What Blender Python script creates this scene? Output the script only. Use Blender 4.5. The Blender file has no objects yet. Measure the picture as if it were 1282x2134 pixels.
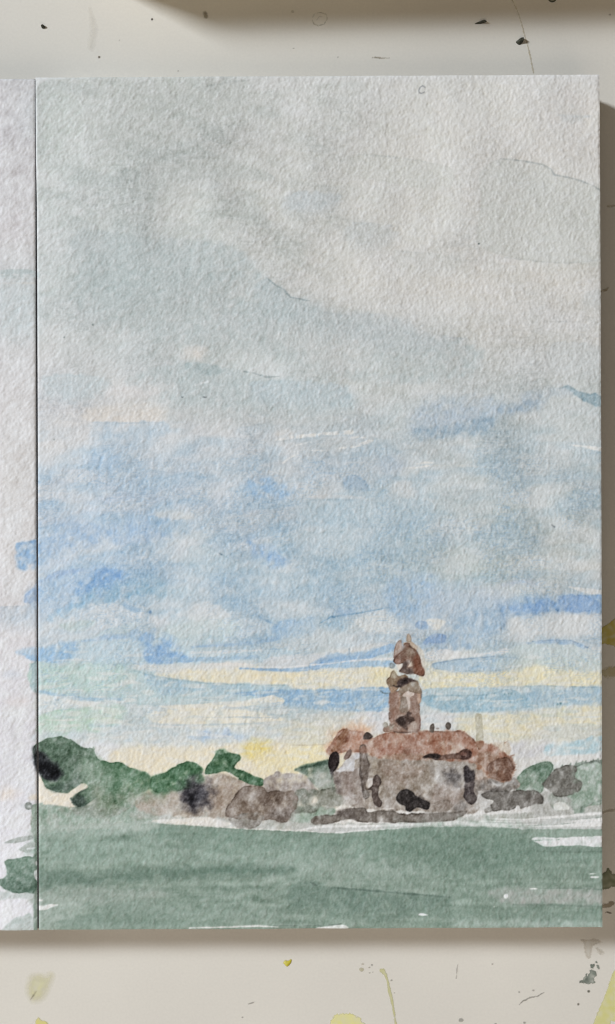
import bpy, math
import numpy as np

# ------------------------------------------------------------------ camera, world, lamps
S = bpy.context.scene
COL = S.collection
K = 0.00012            # metres on the page for one unit of the page plan
D = 0.34               # lens above the page
H = 0.0125             # page top above the table
U0, V0 = 641.0, 1067.0 # plan point under the lens

def wp(u, v, z=H):
    """plan units on the page -> metres (also used for heights near the page)"""
    return ((u - U0) * K, (V0 - v) * K, z)

KT = K * (D + H) / D   # the same for marks lying on the table
def wt(u, v, z=0.0):
    return ((u - U0) * KT, (V0 - v) * KT, z)

cam = bpy.data.cameras.new('camera')
cam_o = bpy.data.objects.new('camera', cam)
COL.objects.link(cam_o)
cam_o.location = (0, 0, H + D)
cam.sensor_fit = 'VERTICAL'
cam.sensor_height = 24.0
cam.lens = 24.0 * D / (2134 * K)
cam.clip_start, cam.clip_end = 0.01, 20
S.camera = cam_o

w = bpy.data.worlds.new('World')
S.world = w
w.use_nodes = True
bg = w.node_tree.nodes['Background']
bg.inputs[0].default_value = (1.0, 0.84, 0.62, 1)
bg.inputs[1].default_value = 0.02

def area(name, loc, target, sx, sy, power, color):
    l = bpy.data.lights.new(name, 'AREA')
    l.shape = 'RECTANGLE'
    l.size, l.size_y, l.energy, l.color = sx, sy, power, color
    o = bpy.data.objects.new(name, l)
    COL.objects.link(o)
    o.location = loc
    d = np.array(target) - np.array(loc)
    import mathutils
    o.rotation_euler = mathutils.Vector(d).to_track_quat('-Z', 'Y').to_euler()
    return o

AZ, EL, DIST = math.radians(180 - 25), math.radians(32), 6.0
WSX, WSY = 0.85, 1.1
ROOM = (-0.05, -0.85, 0.8)
# WIN
area('window_light', (DIST*math.cos(EL)*math.cos(AZ), DIST*math.cos(EL)*math.sin(AZ), DIST*math.sin(EL)),
     (0, 0, 0), WSX, WSY, 452, (0.895, 0.94, 0.985))
area('room_light', ROOM, (0, -0.05, 0), 1.3, 1.0, 7.0, (1.0, 0.87, 0.73))

S.view_settings.view_transform = 'Standard'
S.view_settings.look = 'None'
S.view_settings.exposure = 0.0
S.cycles.filter_width = 1.15

# ------------------------------------------------------------------ small tools
rng = np.random.default_rng(7)
G = 1.4                                   # raster step in plan units
X0, Y0, X1, Y1 = -14.0, 146.0, 1268.0, 1950.0
NX, NY = int((X1 - X0) / G) + 1, int((Y1 - Y0) / G) + 1
XX, YY = np.meshgrid(X0 + G*np.arange(NX, dtype=np.float32), Y0 + G*np.arange(NY, dtype=np.float32))

def noise(lam, seed, ax=1.0, ay=1.0, band=0.55, rot=0.0):
    """band-limited noise, wavelength lam (plan units), unit variance"""
    r = np.random.default_rng(seed)
    f = np.fft.rfft2(r.standard_normal((NY, NX)).astype(np.float32))
    fy = np.fft.fftfreq(NY, G)[:, None]
    fx = np.fft.rfftfreq(NX, G)[None, :]
    c, s = math.cos(rot), math.sin(rot)
    a, b = c*fx + s*fy, -s*fx + c*fy
    k = np.sqrt((a*ax)**2 + (b*ay)**2) * lam
    f *= np.exp(-((np.log(np.maximum(k, 1e-4)))/band)**2)
    n = np.fft.irfft2(f, (NY, NX)).astype(np.float32)
    return n / n.std()

N5, N9 = noise(6, 1, band=.8), noise(11, 2, band=.8)
N30, N90, N250 = noise(34, 3, band=.8), noise(100, 4, band=.8), noise(280, 5, band=.8)
NST = noise(26, 6, ax=6.0, ay=1.0, band=.8)
NSTV = noise(9, 16, ax=1.0, ay=3.5, band=.7)
# paper tooth: felt-like, slightly diagonal
_l = 1.0*noise(13, 8, ax=1.0, ay=1.3, band=.8, rot=0.75) + 1.0*noise(27, 10, ax=1.0, ay=1.5, rot=0.8, band=.6)
_r = 1.0*noise(12, 18, ax=1.0, ay=1.25, band=.8, rot=0.12) + .9*noise(24, 20, ax=1.0, ay=1.3, rot=0.2, band=.6)
_m = np.clip(.5 + (XX-560)/700 + .22*N250, 0, 1)
TOOTH = _l*np.sqrt(1-_m) + _r*np.sqrt(_m) + .4*noise(7.5, 9, band=.8)
TOOTH /= TOOTH.std()

def lin(c):
    c = np.asarray(c, dtype=np.float64) / 255.0
    return np.where(c <= .04045, c/12.92, ((c + .055)/1.055)**2.4)

WHITE = np.array([221, 222, 223.])
def logT(c):
    return np.log(np.maximum(lin(c), 1e-4) / lin(WHITE)).astype(np.float32)

C = np.zeros((NY, NX, 3), np.float32)      # log transmittance of the paint
TAG = np.zeros((NY, NX), np.int16)
TAGS = ['paper']
def tag(name):
    TAGS.append(name)
    return len(TAGS) - 1

def smooth(pts, n=4):
    p = np.asarray(pts, float)
    q = []
    m = len(p)
    for i in range(m):
        a, b, c, d = p[i-1], p[i], p[(i+1) % m], p[(i+2) % m]
        for t in np.arange(n)/n:
            q.append(.5*((2*b) + (c-a)*t + (2*a-5*b+4*c-d)*t*t + (3*b-a-3*c+d)*t**3))
    return np.array(q)

def sd_poly(x, y, p):
    d2 = np.full(x.shape, 1e12, np.float32)
    ins = np.zeros(x.shape, bool)
    m = len(p)
    for i in range(m):
        ax, ay = p[i-1]
        bx, by = p[i]
        ex, ey = bx-ax, by-ay
        L2 = ex*ex + ey*ey + 1e-9
        t = np.clip(((x-ax)*ex + (y-ay)*ey)/L2, 0, 1)
        dx, dy = x-ax-t*ex, y-ay-t*ey
        np.minimum(d2, dx*dx + dy*dy, out=d2)
        if ay != by:
            ins ^= ((ay > y) != (by > y)) & (x < (ex)*(y-ay)/(by-ay) + ax)
    d = np.sqrt(d2)
    return np.where(ins, d, -d)

def sd_line(x, y, p):
    best = np.full(x.shape, -1e6, np.float32)
    for i in range(len(p)-1):
        ax, ay, ar = p[i]
        bx, by, br = p[i+1]
        ex, ey = bx-ax, by-ay
        t = np.clip(((x-ax)*ex + (y-ay)*ey)/(ex*ex + ey*ey + 1e-9), 0, 1)
        best = np.maximum(best, ar + (br-ar)*t - np.hypot(x-ax-t*ex, y-ay-t*ey))
    return best

_roll = [0]
def nz(field, sl):
    k = _roll[0]
    ys, xs = sl
    iy = (np.arange(ys.start, ys.stop) + 137*k) % NY
    ix = (np.arange(xs.start, xs.stop) + 211*k) % NX
    return field[np.ix_(iy, ix)]

def sst(a, b, x):
    t = np.clip((x-a)/(b-a), 0, 1)
    return t*t*(3-2*t)

def stroke(sdf, box, c, op=1.0, soft=1.0, edge=0.0, ew=2.4, rough=1.2, mot=.12, dry=0.0, tg=None, grad=None):
    """lay one wash. soft: number or (top, bottom) or ('x', left, right). grad: second colour reached at the bottom."""
    _roll[0] += 1
    mot = mot*.7
    if not isinstance(soft, tuple) and soft >= 6: soft = soft*1.25
    sm = max(soft) if isinstance(soft, tuple) and soft[0] != 'x' else (max(soft[1:]) if isinstance(soft, tuple) else soft)
    pad = sm*1.2 + 4 + rough*2
    i0 = max(0, int((box[0]-pad-X0)/G)); i1 = min(NX, int((box[2]+pad-X0)/G)+2)
    j0 = max(0, int((box[1]-pad-Y0)/G)); j1 = min(NY, int((box[3]+pad-Y0)/G)+2)
    if i1 <= i0 or j1 <= j0:
        return
    sl = (slice(j0, j1), slice(i0, i1))
    x, y = XX[sl], YY[sl]
    d = sdf(x, y)
    d = d + rough*(.14*nz(N9, sl) + .42*nz(N30, sl)) + min(rough, 1)*.10*nz(N5, sl)
    fy = np.clip((y-box[1])/(box[3]-box[1]+1e-6), 0, 1)
    if isinstance(soft, tuple):
        if soft[0] == 'x':
            fx = np.clip((x-box[0])/(box[2]-box[0]+1e-6), 0, 1)
            s = soft[1] + (soft[2]-soft[1])*fx
        else:
            s = soft[0] + (soft[1]-soft[0])*fy**1.2
        s = np.maximum(s, .7)
    else:
        s = max(soft, .7)
    cov = sst(-s, s, d)
    if dry:
        cov = cov * sst(-.9, .5, nz(TOOTH, sl) + (1-dry)*2.2 - 1.0 + .5*nz(N30, sl))
    wgt = np.clip(cov*op*(1 + mot*nz(N30, sl) + .6*mot*nz(N90, sl)), 0, 1)[..., None]
    lc = np.zeros(3, np.float32) if c is None else logT(c)
    if grad is not None:
        lc = lc + (logT(grad) - lc)*fy[..., None]
    C[sl] = C[sl]*(1-wgt) + lc*wgt
    if edge:
        e = np.exp(-((d - ew*.4)/(ew*.72))**2) * sst(-1, 1, d) * edge * 2.0 * np.clip(.75 + .45*nz(N90, sl) + .2*nz(N30, sl), 0, 1.5)
        C[sl] += e[..., None]*(.5*lc - .26)
    if tg is not None:
        TAG[sl][cov > .5] = tg

def P(pts, c, sm=1, **k):
    p = np.asarray(pts, float)
    box = (p[:, 0].min(), p[:, 1].min(), p[:, 0].max(), p[:, 1].max())
    if sm:
        p = smooth(p, 4 if len(p) < 24 else 3)
    stroke(lambda x, y: sd_poly(x, y, p), box, c, **k)

def L(pts, c, **k):
    p = [tuple(map(float, q)) for q in pts]
    a = np.array(p)
    r = a[:, 2].max()
    box = (a[:, 0].min()-r, a[:, 1].min()-r, a[:, 0].max()+r, a[:, 1].max()+r)
    stroke(lambda x, y: sd_line(x, y, p), box, c, **k)

def E(cx, cy, rx, ry, c, rot=0.0, **k):
    a = np.linspace(0, 2*np.pi, 14, endpoint=False)
    ca, sa = math.cos(rot), math.sin(rot)
    pts = [(cx + rx*math.cos(t)*ca - ry*math.sin(t)*sa, cy + rx*math.cos(t)*sa + ry*math.sin(t)*ca) for t in a]
    P(pts, c, **k)

# ------------------------------------------------------------------ the watercolour: sky base wash
gx = np.array([80, 300, 550, 800, 1030, 1250.])
rows = [  # pigment tones with the uneven light over the page left in
 (160, [(203,206,203),(196,199,194),(200,202,198),(206,206,202),(209,208,203),(212,210,206)]),
 (300, [(200,205,202),(193,196,192),(195,196,192),(207,206,201),(208,206,201),(210,207,202)]),
 (450, [(206,210,208),(194,198,195),(199,200,195),(206,205,200),(205,204,199),(204,204,199)]),
 (600, [(201,206,205),(187,193,192),(199,200,196),(209,207,202),(207,205,200),(207,205,200)]),
 (700, [(208,210,209),(195,200,199),(192,196,195),(197,200,197),(206,205,201),(207,206,202)]),
 (800, [(210,210,210),(203,206,205),(196,202,201),(200,202,199),(196,199,197),(197,200,197)]),
 (880, [(212,211,210),(209,208,206),(199,201,200),(192,197,197),(188,194,195),(194,198,197)]),
 (960, [(210,213,216),(196,204,213),(199,202,204),(193,198,200),(192,197,197),(190,196,197)]),
 (1050,[(207,211,217),(189,199,213),(196,201,206),(190,199,204),(190,196,195),(188,194,194)]),
 (1130,[(195,204,218),(196,203,211),(188,198,207),(185,196,203),(193,198,195),(193,196,193)]),
 (1200,[(190,202,218),(180,195,213),(181,194,206),(184,195,202),(190,196,193),(196,197,193)]),
 (1270,[(200,207,213),(197,203,207),(190,200,208),(183,194,204),(182,191,200),(196,199,201)]),
 (1340,[(202,208,215),(192,202,207),(190,199,205),(203,205,206),(196,202,205),(201,203,203)]),
 (1400,[(195,207,208),(196,206,203),(208,208,198),(220,216,198),(215,211,190),(208,207,196)]),
 (1460,[(205,213,214),(199,207,207),(194,201,204),(188,199,206),(190,200,204),(199,202,197)]),
 (1520,[(200,210,206),(206,210,208),(212,210,195),(206,203,191),(211,209,197),(209,206,190)]),
 (1580,[(211,213,214),(217,211,194),(221,213,189),(216,208,182),(211,209,202),(202,207,209)]),
 (1640,[(222,215,200),(222,214,190),(220,212,190),(218,212,200),(212,210,205),(208,208,206)]),
 (1700,[(222,218,208),(222,216,200),(221,216,206),(218,216,212),(214,213,210),(212,212,210)]),
 (1760,[(222,222,222)]*6), (1960,[(222,222,222)]*6)]
gy = np.array([r[0] for r in rows], float)
grid = np.array([[logT(c) for c in r[1]] for r in rows])
vx = X0 + G*np.arange(NX); vy = Y0 + G*np.arange(NY)
tmp = np.stack([np.stack([np.interp(vx, gx, grid[j, :, ch]) for j in range(len(gy))]) for ch in range(3)], -1)
base = np.stack([np.stack([np.interp(vy, gy, tmp[:, i, ch]) for i in range(NX)], 1) for ch in range(3)], -1).astype(np.float32)
def blurx(a, r, axis):
    n = int(r/G)
    k = np.hanning(2*n+3)[1:-1]; k /= k.sum()
    p = [(0, 0)]*a.ndim; p[axis] = (n, n)
    b = np.pad(a, p, mode='edge')
    out = np.zeros_like(a)
    m = a.shape[axis]
    for i, wv in enumerate(k):
        out += wv*(b[i:i+m] if axis == 0 else b[:, i:i+m])
    return out.astype(np.float32)
base = blurx(blurx(base, 26, 0), 60, 1)
SKYF = sst(1700, 1560, YY)[..., None]
NDG = noise(105, 41, ax=2.8, ay=1.0, band=.7, rot=0.30)
NDG2 = noise(44, 42, ax=3.2, ay=1.0, band=.7, rot=0.22)
C[:] = base*(1 + SKYF*(.11*NDG + .05*N250 + .05*NST + .05*NDG2)[..., None]*(1 - .5*sst(560, 420, YY)*sst(560, 800, XX))[..., None])
# washes drift between warm grey and blue grey
C[..., 2] += SKYF[..., 0]*.004*N250
C[..., 0] -= SKYF[..., 0]*.003*N90
t_sky = tag('painted_sky')
# slanting wet streaks: cobalt passages and pale cloud gaps through the middle of the sky
NSK1 = noise(78, 31, ax=3.0, ay=1.0, band=.7, rot=-0.10)
NSK2 = noise(36, 32, ax=3.6, ay=1.0, band=.75, rot=-0.04)
NSK3 = noise(20, 33, ax=4.5, ay=1.0, band=.7, rot=-0.03)
Z = sst(800, 980, YY)*sst(1520, 1340, YY)
LX = np.clip((XX-80)/1170, 0, 1)[..., None]
cob = logT((158,184,214))*(1-LX) + logT((168,186,202))*LX
pale = logT((207,211,212))
bm = (.39*Z*sst(-1.3, 2.2, NSK1 + .5*NSK2)*(1 - .35*sst(1380, 1440, YY)))[..., None]
C[:] = C*(1-bm) + cob*bm
pm = (.42*Z*sst(.2, 2.1, -NSK1 + .4*NSK2 + .15*NSK3))[..., None]
C[:] = C*(1-pm) + pale*pm
gm = (.30*SKYF[..., 0]*sst(760, 560, YY)*sst(900, 500, XX)*sst(-.2, 1.8, NDG + .5*NDG2))[..., None]
C[:] = C*(1-gm) + logT((183,189,188))*gm
# drying fronts: each layer ends in a faint hard line on one side
for F_, amp in ((.7*NDG + .3*NDG2 + .1*N90, .10), (.75*NSK1 + .3*NSK2, .10), (.7*NSK2 + .3*N90 + 3.3, .09)):
    saw = F_ - np.floor(F_)
    C -= (amp*SKYF[..., 0]*sst(1560, 1480, YY)*(saw**2.2)*np.clip(.55 + .6*N250, 0, 1.3))[..., None]*(np.array([1.12, .94, .75], np.float32)*sst(760, 900, YY)[..., None] + np.array([.8, .74, .74], np.float32)*sst(900, 760, YY)[..., None])*(1 - .55*sst(520, 420, YY)*sst(600, 800, XX))[..., None]
TAG[YY < 1690] = t_sky
# the left page: nearly bare paper, its tone holding the dimmer light at the top
LP = XX < 75.5 + (YY-160)*.0022
lp = np.stack([np.interp(YY, [150, 300, 500, 600, 800, 1000, 1200, 1400, 1600, 1700, 1950], v) for v in (
    [203, 205, 209, 205, 212, 213, 214, 215, 216, 219, 221],
    [203, 204, 208, 208, 211, 212, 213, 214, 216, 219, 221],
    [204, 205, 208, 208, 211, 211, 213, 216, 219, 222, 224])], -1)
lpl = np.log(np.maximum(lin(lp), 1e-4)/lin(WHITE)).astype(np.float32)
C[LP] = (lpl*(1 + .25*N90[..., None] + .2*N30[..., None]))[LP]
TAG[LP] = 0

# ---- top of the sky: pale grey washes and their hard drying lines
P([(75,158),(130,161),(112,164),(88,172),(74,186)], (215,217,217), op=.8, soft=2, rough=.6)
P([(528,158),(700,157),(1000,156),(1252,153),(1252,166),(1000,170),(700,172),(600,186),(532,188)], (208,208,206), op=.6, soft=('x',1.5,14), rough=1)
P([(250,175),(330,166),(430,176),(530,165),(528,190),(470,260),(360,300),(250,330),(180,280)], (189,192,188), op=.5, soft=('x',34,10), rough=4)
L([(418,184,.5),(440,178,1.6),(490,170,1.4),(530,165,.8)], (172,176,173), op=.6, soft=1.6)
L([(275,176,1),(310,170,1.3),(335,168,.6)], (182,186,183), op=.5, soft=1.5)
P([(380,345),(470,335),(530,350),(572,372),(520,376),(440,372),(360,378),(330,365)], (184,188,184), op=.55, soft=(10,4), rough=3)
L([(548,352,.6),(562,364,1),(573,372,.8)], (176,181,178), op=.5, soft=1.3)
E(345,320,60,22,(186,190,187), rot=-.2, op=.4, soft=18, rough=6)
E(120,240,50,60,(197,203,199), op=.5, soft=24, rough=6)
L([(85,392,.6),(125,391,1),(165,393,.5)], (188,193,191), op=.5, soft=1.3)
P([(150,488),(200,480),(250,488),(320,505),(330,530),(240,560),(160,545)], (183,190,191), op=.6, soft=(8,22), rough=5)
P([(1043,331),(1090,335),(1130,342),(1150,352),(1155,363),(1200,373),(1235,386),(1256,399),(1256,540),(1200,549),(1100,542),(1020,524),(1000,508),(992,490),(1004,420),(1000,360)],
  (196,198,193), op=.55, soft=2.2, edge=.10, ew=3, rough=1.4)
L([(1043,331,.6),(1090,335,1.1),(1130,342,1),(1148,352,1.3),(1156,364,1.6),(1200,373,1.1),(1235,386,1),(1254,398,1.2)], (162,167,166), op=.75, soft=1.3, rough=1)
P([(745,322),(840,328),(930,346),(947,368),(930,395),(860,388),(800,378),(720,360)], (197,199,193), op=.4, soft=4, edge=.10, ew=2, rough=2)
L([(745,322,.5),(800,325,1),(870,334,.9),(930,346,.6)], (184,187,184), op=.5, soft=1.2)
P([(600,405),(640,398),(690,402),(712,412),(690,436),(640,446),(590,436)], (186,192,194), op=.55, soft=(4,16), rough=3)
L([(735,464,.6),(780,467,1.2),(830,472,.5)], (182,187,187), op=.5, soft=2)
P([(735,465),(800,470),(830,490),(780,520),(720,500)], (192,196,195), op=.5, soft=(3,20), rough=4)
L([(1160,240,1),(1200,243,1.4),(1243,242,.6)], (182,188,189), op=.5, soft=2)
E(1192,247,26,8,(193,196,195), op=.5, soft=6)
L([(825,523,1),(862,526,1.1),(900,528,.4)], (178,182,181), op=.5, soft=1.5)
P([(825,524),(900,528),(960,545),(900,575),(830,560)], (194,196,192), op=.45, soft=(2,20), rough=4)
L([(1050,536,.6),(1120,545,1),(1180,549,1),(1256,541,.8)], (178,181,178), op=.6, soft=1.4, rough=1.2)
L([(1110,672,.5),(1160,670,1),(1210,671,.9),(1230,664,.5)], (186,188,186), op=.55, soft=1.5)
P([(1150,718),(1190,712),(1230,718),(1256,726),(1256,780),(1180,790),(1140,760)], (194,198,198), op=.5, soft=(2.5,24), rough=3, edge=.08)
P([(1218,614),(1256,604),(1256,640),(1215,640)], (193,196,194), op=.5, soft=(2,16), rough=2)
# ---- the large grey-blue cloud with its dark drying line
P([(470,510),(530,545),(556,580),(590,603),(604,620),(645,627),(700,650),(770,655),(835,668),(880,700),(970,712),(1010,740),(960,790),(800,800),(640,770),(520,730),(380,720),(260,690),(160,640),(180,540),(300,500)],
  (185,192,192), op=.62, soft=9, rough=5, mot=.3)
P([(556,580),(575,596),(590,602),(604,620),(645,627),(700,652),(770,656),(770,700),(640,700),(560,660),(530,600)], (178,186,188), op=.6, soft=(2.5,34), rough=2.5)
L([(553,577,.6),(575,595,1.3),(592,603,1.2),(598,612,2.2),(606,620,1.4),(645,627,.8)], (128,140,144), op=.8, soft=1.3, rough=1)
L([(676,651,1),(700,656,1.6),(740,659,1.2),(790,655,.7)], (166,174,178), op=.5, soft=2.2)
P([(700,655),(830,662),(900,705),(960,708),(900,735),(740,720)], (184,190,192), op=.5, soft=(4,24), rough=4)
L([(912,700,.5),(940,704,1.1),(972,706,.7)], (170,176,179), op=.5, soft=1.6)
E(330,560,150,46,(182,190,190), rot=.05, op=.45, soft=40, rough=10, mot=.3)
E(560,650,60,20,(182,190,191), op=.45, soft=16, rough=6)
E(235,590,70,30,(178,188,189), op=.35, soft=28, rough=8)
E(700,740,70,36,(207,207,204), op=.5, soft=26, rough=8)
E(620,700,50,24,(205,206,203), op=.4, soft=22, rough=8)
E(405,735,26,14,(216,210,203), op=.6, soft=12, rough=4)
E(800,600,150,70,(207,205,200), op=.4, soft=60, rough=10)
for x, y in ((134,703),(194,677),(113,916),(998,508)):
    E(x,y,1.8,1.8,(95,105,104), op=.8, soft=1, rough=.2)
# second band at y 760-860
P([(290,778),(340,762),(385,755),(430,758),(470,768),(560,786),(640,790),(720,805),(740,850),(640,870),(500,862),(400,855),(330,835),(260,800)], (187,195,196), op=.65, soft=(4,22), rough=4, mot=.3)
P([(386,758),(420,757),(450,763),(470,770),(450,782),(420,784),(395,770)], (166,178,180), op=.6, soft=(2.5,9), rough=2)
L([(508,774,.5),(530,778,1.1),(555,786,1.3),(582,784,.7)], (150,160,162), op=.7, soft=1.2)
P([(560,792),(640,797),(700,802),(735,820),(720,850),(640,850),(540,835),(520,800)], (186,196,202), op=.6, soft=(3,24), rough=4)
L([(398,806,.8),(420,799,2),(434,795,.8)], (218,221,222), op=.8, soft=1.6)
E(280,815,50,18,(212,209,207), op=.7, soft=16, rough=6)
E(340,812,26,12,(212,211,209), op=.5, soft=10, rough=4)
for x, y, a in ((427,828,4),(380,828,2.5)):
    L([(x-a,y-.6,.6),(x,y,1.3),(x+a,y,.5)], (52,58,62), op=.9, soft=.8, rough=.2)
P([(90,785),(150,780),(200,785),(230,800),(190,830),(130,840),(95,820)], (193,202,206), op=.6, soft=(5,18), rough=4)
L([(125,782,.6),(160,784,1.2),(195,784,.6)], (182,192,197), op=.5, soft=2)
P([(195,850),(260,842),(340,850),(350,866),(330,878),(200,879),(170,870)], (214,209,202), op=.75, soft=(14,2), rough=2)
P([(194,880),(250,881),(342,879),(350,900),(300,940),(270,985),(210,985),(192,940)], (184,197,211), op=.45, soft=(3,34), rough=4, mot=.3)
L([(194,880,.6),(250,882,1.2),(340,880,.6)], (172,184,196), op=.5, soft=1.3)
E(215,960,34,16,(166,186,214), op=.5, soft=16, rough=6)
E(130,910,50,44,(213,212,210), op=.6, soft=26, rough=8)
E(460,960,60,20,(198,203,207), op=.5, soft=20, rough=6)
# grey warm mid sky
P([(350,850),(480,850),(600,855),(740,860),(730,885),(600,890),(430,885),(340,875)], (191,195,194), op=.5, soft=14, rough=5, mot=.3)
P([(570,890),(650,880),(740,880),(800,885),(780,897),(660,897),(590,905)], (183,190,193), op=.55, soft=8, rough=3)
# white dry streaks
for pts in ([(575,917,1.5),(610,911,3.4),(655,907,3),(690,903,3.6),(733,901,4.2)], [(733,912,2),(748,911,2),(762,912,.8)],
            [(708,934,1.5),(740,931,2.2),(755,925,3.4),(775,917,3)], [(645,939,.8),(670,939,1.6),(690,938,1)],
            [(616,929,.6),(632,924,1.3),(648,921,.7)], [(590,965,1.5),(604,954,2.2),(622,945,1)]):
    L(pts, (219,218,213), op=.85, soft=1.6, rough=1.1, dry=.15)
L([(575,921,.8),(650,911,1),(700,908,.7)], (168,176,180), op=.5, soft=1.6)
E(593,905,20,10,(217,213,207), op=.6, soft=8, rough=3)
for pts in ([(840,976,1),(866,975,2.5),(895,970,1.5)], [(868,967,1),(885,964,2.6),(902,964,1.2)], [(1186,927,.8),(1215,930,2),(1256,937,5)]):
    L(pts, (222,221,216), op=.88, soft=1.4, rough=.9)
L([(905,970,.5),(960,970,1.2),(1030,975,1)], (203,204,198), op=.5, soft=2)
E(850,985,22,9,(205,207,203), op=.6, soft=6, rough=3)
E(840,1025,26,22,(204,205,203), op=.6, soft=10, rough=4)
# blue smears on the right
P([(860,868),(900,838),(960,832),(1040,836),(1040,858),(1010,880),(940,905),(870,905)], (179,189,201), op=.7, soft=18, rough=4, mot=.3)
P([(868,893),(920,891),(970,884),(1015,868),(1026,880),(1018,896),(960,905),(900,910),(872,904)], (156,172,189), op=.8, soft=10, rough=4, mot=.4)
L([(990,876,4),(1012,876,6),(1024,882,3)], (148,164,182), op=.6, soft=6)
P([(1035,852),(1080,840),(1100,824),(1134,828),(1130,848),(1080,858),(1040,860)], (165,178,193), op=.8, soft=9, rough=3, mot=.4)
P([(1090,822),(1150,806),(1190,806),(1200,822),(1150,826),(1100,830)], (182,191,199), op=.6, soft=6, rough=3)
P([(1178,804),(1196,811),(1222,820),(1256,826),(1256,846),(1230,842),(1205,828),(1190,816)], (148,166,178), op=.85, soft=3, rough=2, edge=.12)
L([(1165,810,1),(1184,804,1.8),(1205,816,1.5)], (140,156,166), op=.6, soft=1.6)
L([(860,893,1),(900,898,1.5),(960,903,1.4)], (142,160,180), op=.45, soft=2)
P([(640,955),(760,945),(850,960),(840,990),(720,1005),(640,1000)], (186,194,202), op=.5, soft=16, rough=5)
P([(715,1000),(725,992),(742,990),(758,1000),(768,1014),(750,1020),(722,1018)], (160,176,196), op=.75, soft=(2,9), rough=1.5, edge=.1)
E(815,970,28,14,(180,190,203), op=.6, soft=10, rough=3)
P([(518,1005),(545,998),(580,1003),(604,1016),(598,1034),(560,1032),(520,1024)], (162,184,214), op=.8, soft=12, rough=5, mot=.4)
L([(544,1002,3),(562,1002,3),(575,1008,2)], (150,174,208), op=.5, soft=4)
L([(640,1042,.7),(700,1041,1.3),(756,1044,.8)], (158,172,184), op=.7, soft=1.5)
P([(638,1042),(700,1041),(760,1044),(860,1040),(900,1050),(880,1090),(760,1100),(640,1085)], (180,193,203), op=.6, soft=(2,26), rough=3)
P([(646,1034),(700,1030),(760,1036),(755,1040),(700,1038),(640,1040)], (205,205,203), op=.5, soft=2.5)
L([(924,1028,.7),(970,1025,1.2),(1014,1017,1)], (166,174,178), op=.55, soft=1.6)
P([(924,1028),(1014,1018),(1060,1030),(1020,1070),(930,1060)], (184,191,193), op=.5, soft=(2,22), rough=4)
E(1230,1014,20,12,(176,184,190), op=.6, soft=6, rough=3)
L([(1222,1006,.7),(1228,1018,1.5),(1240,1021,.7)], (160,168,174), op=.5, soft=1.3)
L([(1150,1000,1),(1190,999,1.4),(1240,1004,.6)], (174,182,185), op=.4, soft=3)
L([(620,1110,.6),(660,1110,1.1),(720,1108,.6)], (162,176,185), op=.6, soft=1.6)
P([(600,1110),(720,1109),(820,1110),(800,1140),(640,1150)], (180,193,203), op=.5, soft=(2,24), rough=4)
L([(1150,1094,1),(1156,1098,1.7)], (110,116,122), op=.7, soft=1, rough=.3)
P([(1160,1110),(1200,1108),(1225,1118),(1220,1130),(1180,1124)], (188,192,192), op=.5, soft=4, rough=2, edge=.08)
# ---- blue passages, left and middle
P([(80,1132),(120,1112),(170,1098),(260,1088),(330,1074),(395,1084),(420,1100),(330,1122),(220,1132),(130,1150),(80,1172)], (172,190,217), op=.7, soft=12, rough=5, mot=.35)
P([(310,1076),(340,1080),(392,1087),(396,1106),(350,1112),(316,1100)], (162,183,209), op=.75, soft=(2.5,10), rough=2)
P([(320,1070),(345,1062),(392,1070),(400,1080),(360,1082),(335,1078)], (203,207,208), op=.7, soft=(8,2), rough=2)
L([(120,1098,6),(150,1092,8),(180,1096,5)], (160,180,212), op=.55, soft=9, rough=3)
E(400,1100,46,34,(196,199,196), op=.4, soft=22, rough=6)
P([(60,1226),(80,1216),(130,1192),(175,1184),(220,1180),(240,1210),(180,1260),(90,1290),(60,1270)], (180,196,219), op=.6, soft=(3,26), rough=3, mot=.3)
L([(82,1213,1),(118,1196,6),(150,1192,5),(172,1188,2)], (162,180,213), op=.65, soft=3, rough=2)
P([(160,1235),(190,1200),(215,1182),(250,1186),(262,1205),(240,1224),(200,1236),(180,1240)], (140,168,213), op=.9, soft=11, rough=5, mot=.4)
L([(205,1194,4),(222,1192,8),(250,1200,6)], (134,162,211), op=.6, soft=6, rough=3)
P([(160,1250),(220,1225),(270,1210),(330,1210),(350,1235),(270,1250),(200,1262),(170,1262)], (154,180,206), op=.7, soft=14, rough=5, mot=.4)
P([(95,1290),(150,1258),(200,1245),(160,1275),(120,1296)], (164,188,214), op=.7, soft=6, rough=3)
L([(290,1228,6),(340,1234,9),(400,1235,8)], (172,192,208), op=.5, soft=14)
P([(515,1118),(545,1136),(580,1155),(596,1168),(575,1180),(545,1165),(525,1150)], (158,179,211), op=.85, soft=12, rough=5, mot=.4)
L([(398,1140,1),(425,1137,2),(452,1150,1.4),(480,1165,1.2),(522,1182,.8)], (154,172,186), op=.6, soft=2, rough=1.5)
P([(400,1138),(430,1138),(470,1160),(520,1182),(440,1200),(380,1180)], (184,196,204), op=.55, soft=(3,22), rough=3)
L([(456,1153,.6),(462,1156,1.8)], (96,112,130), op=.6, soft=1, rough=.2)
E(340,1150,80,14,(206,209,211), rot=-.25, op=.5, soft=14, rough=5)
E(120,1175,26,12,(205,211,221), op=.5, soft=9)
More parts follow.
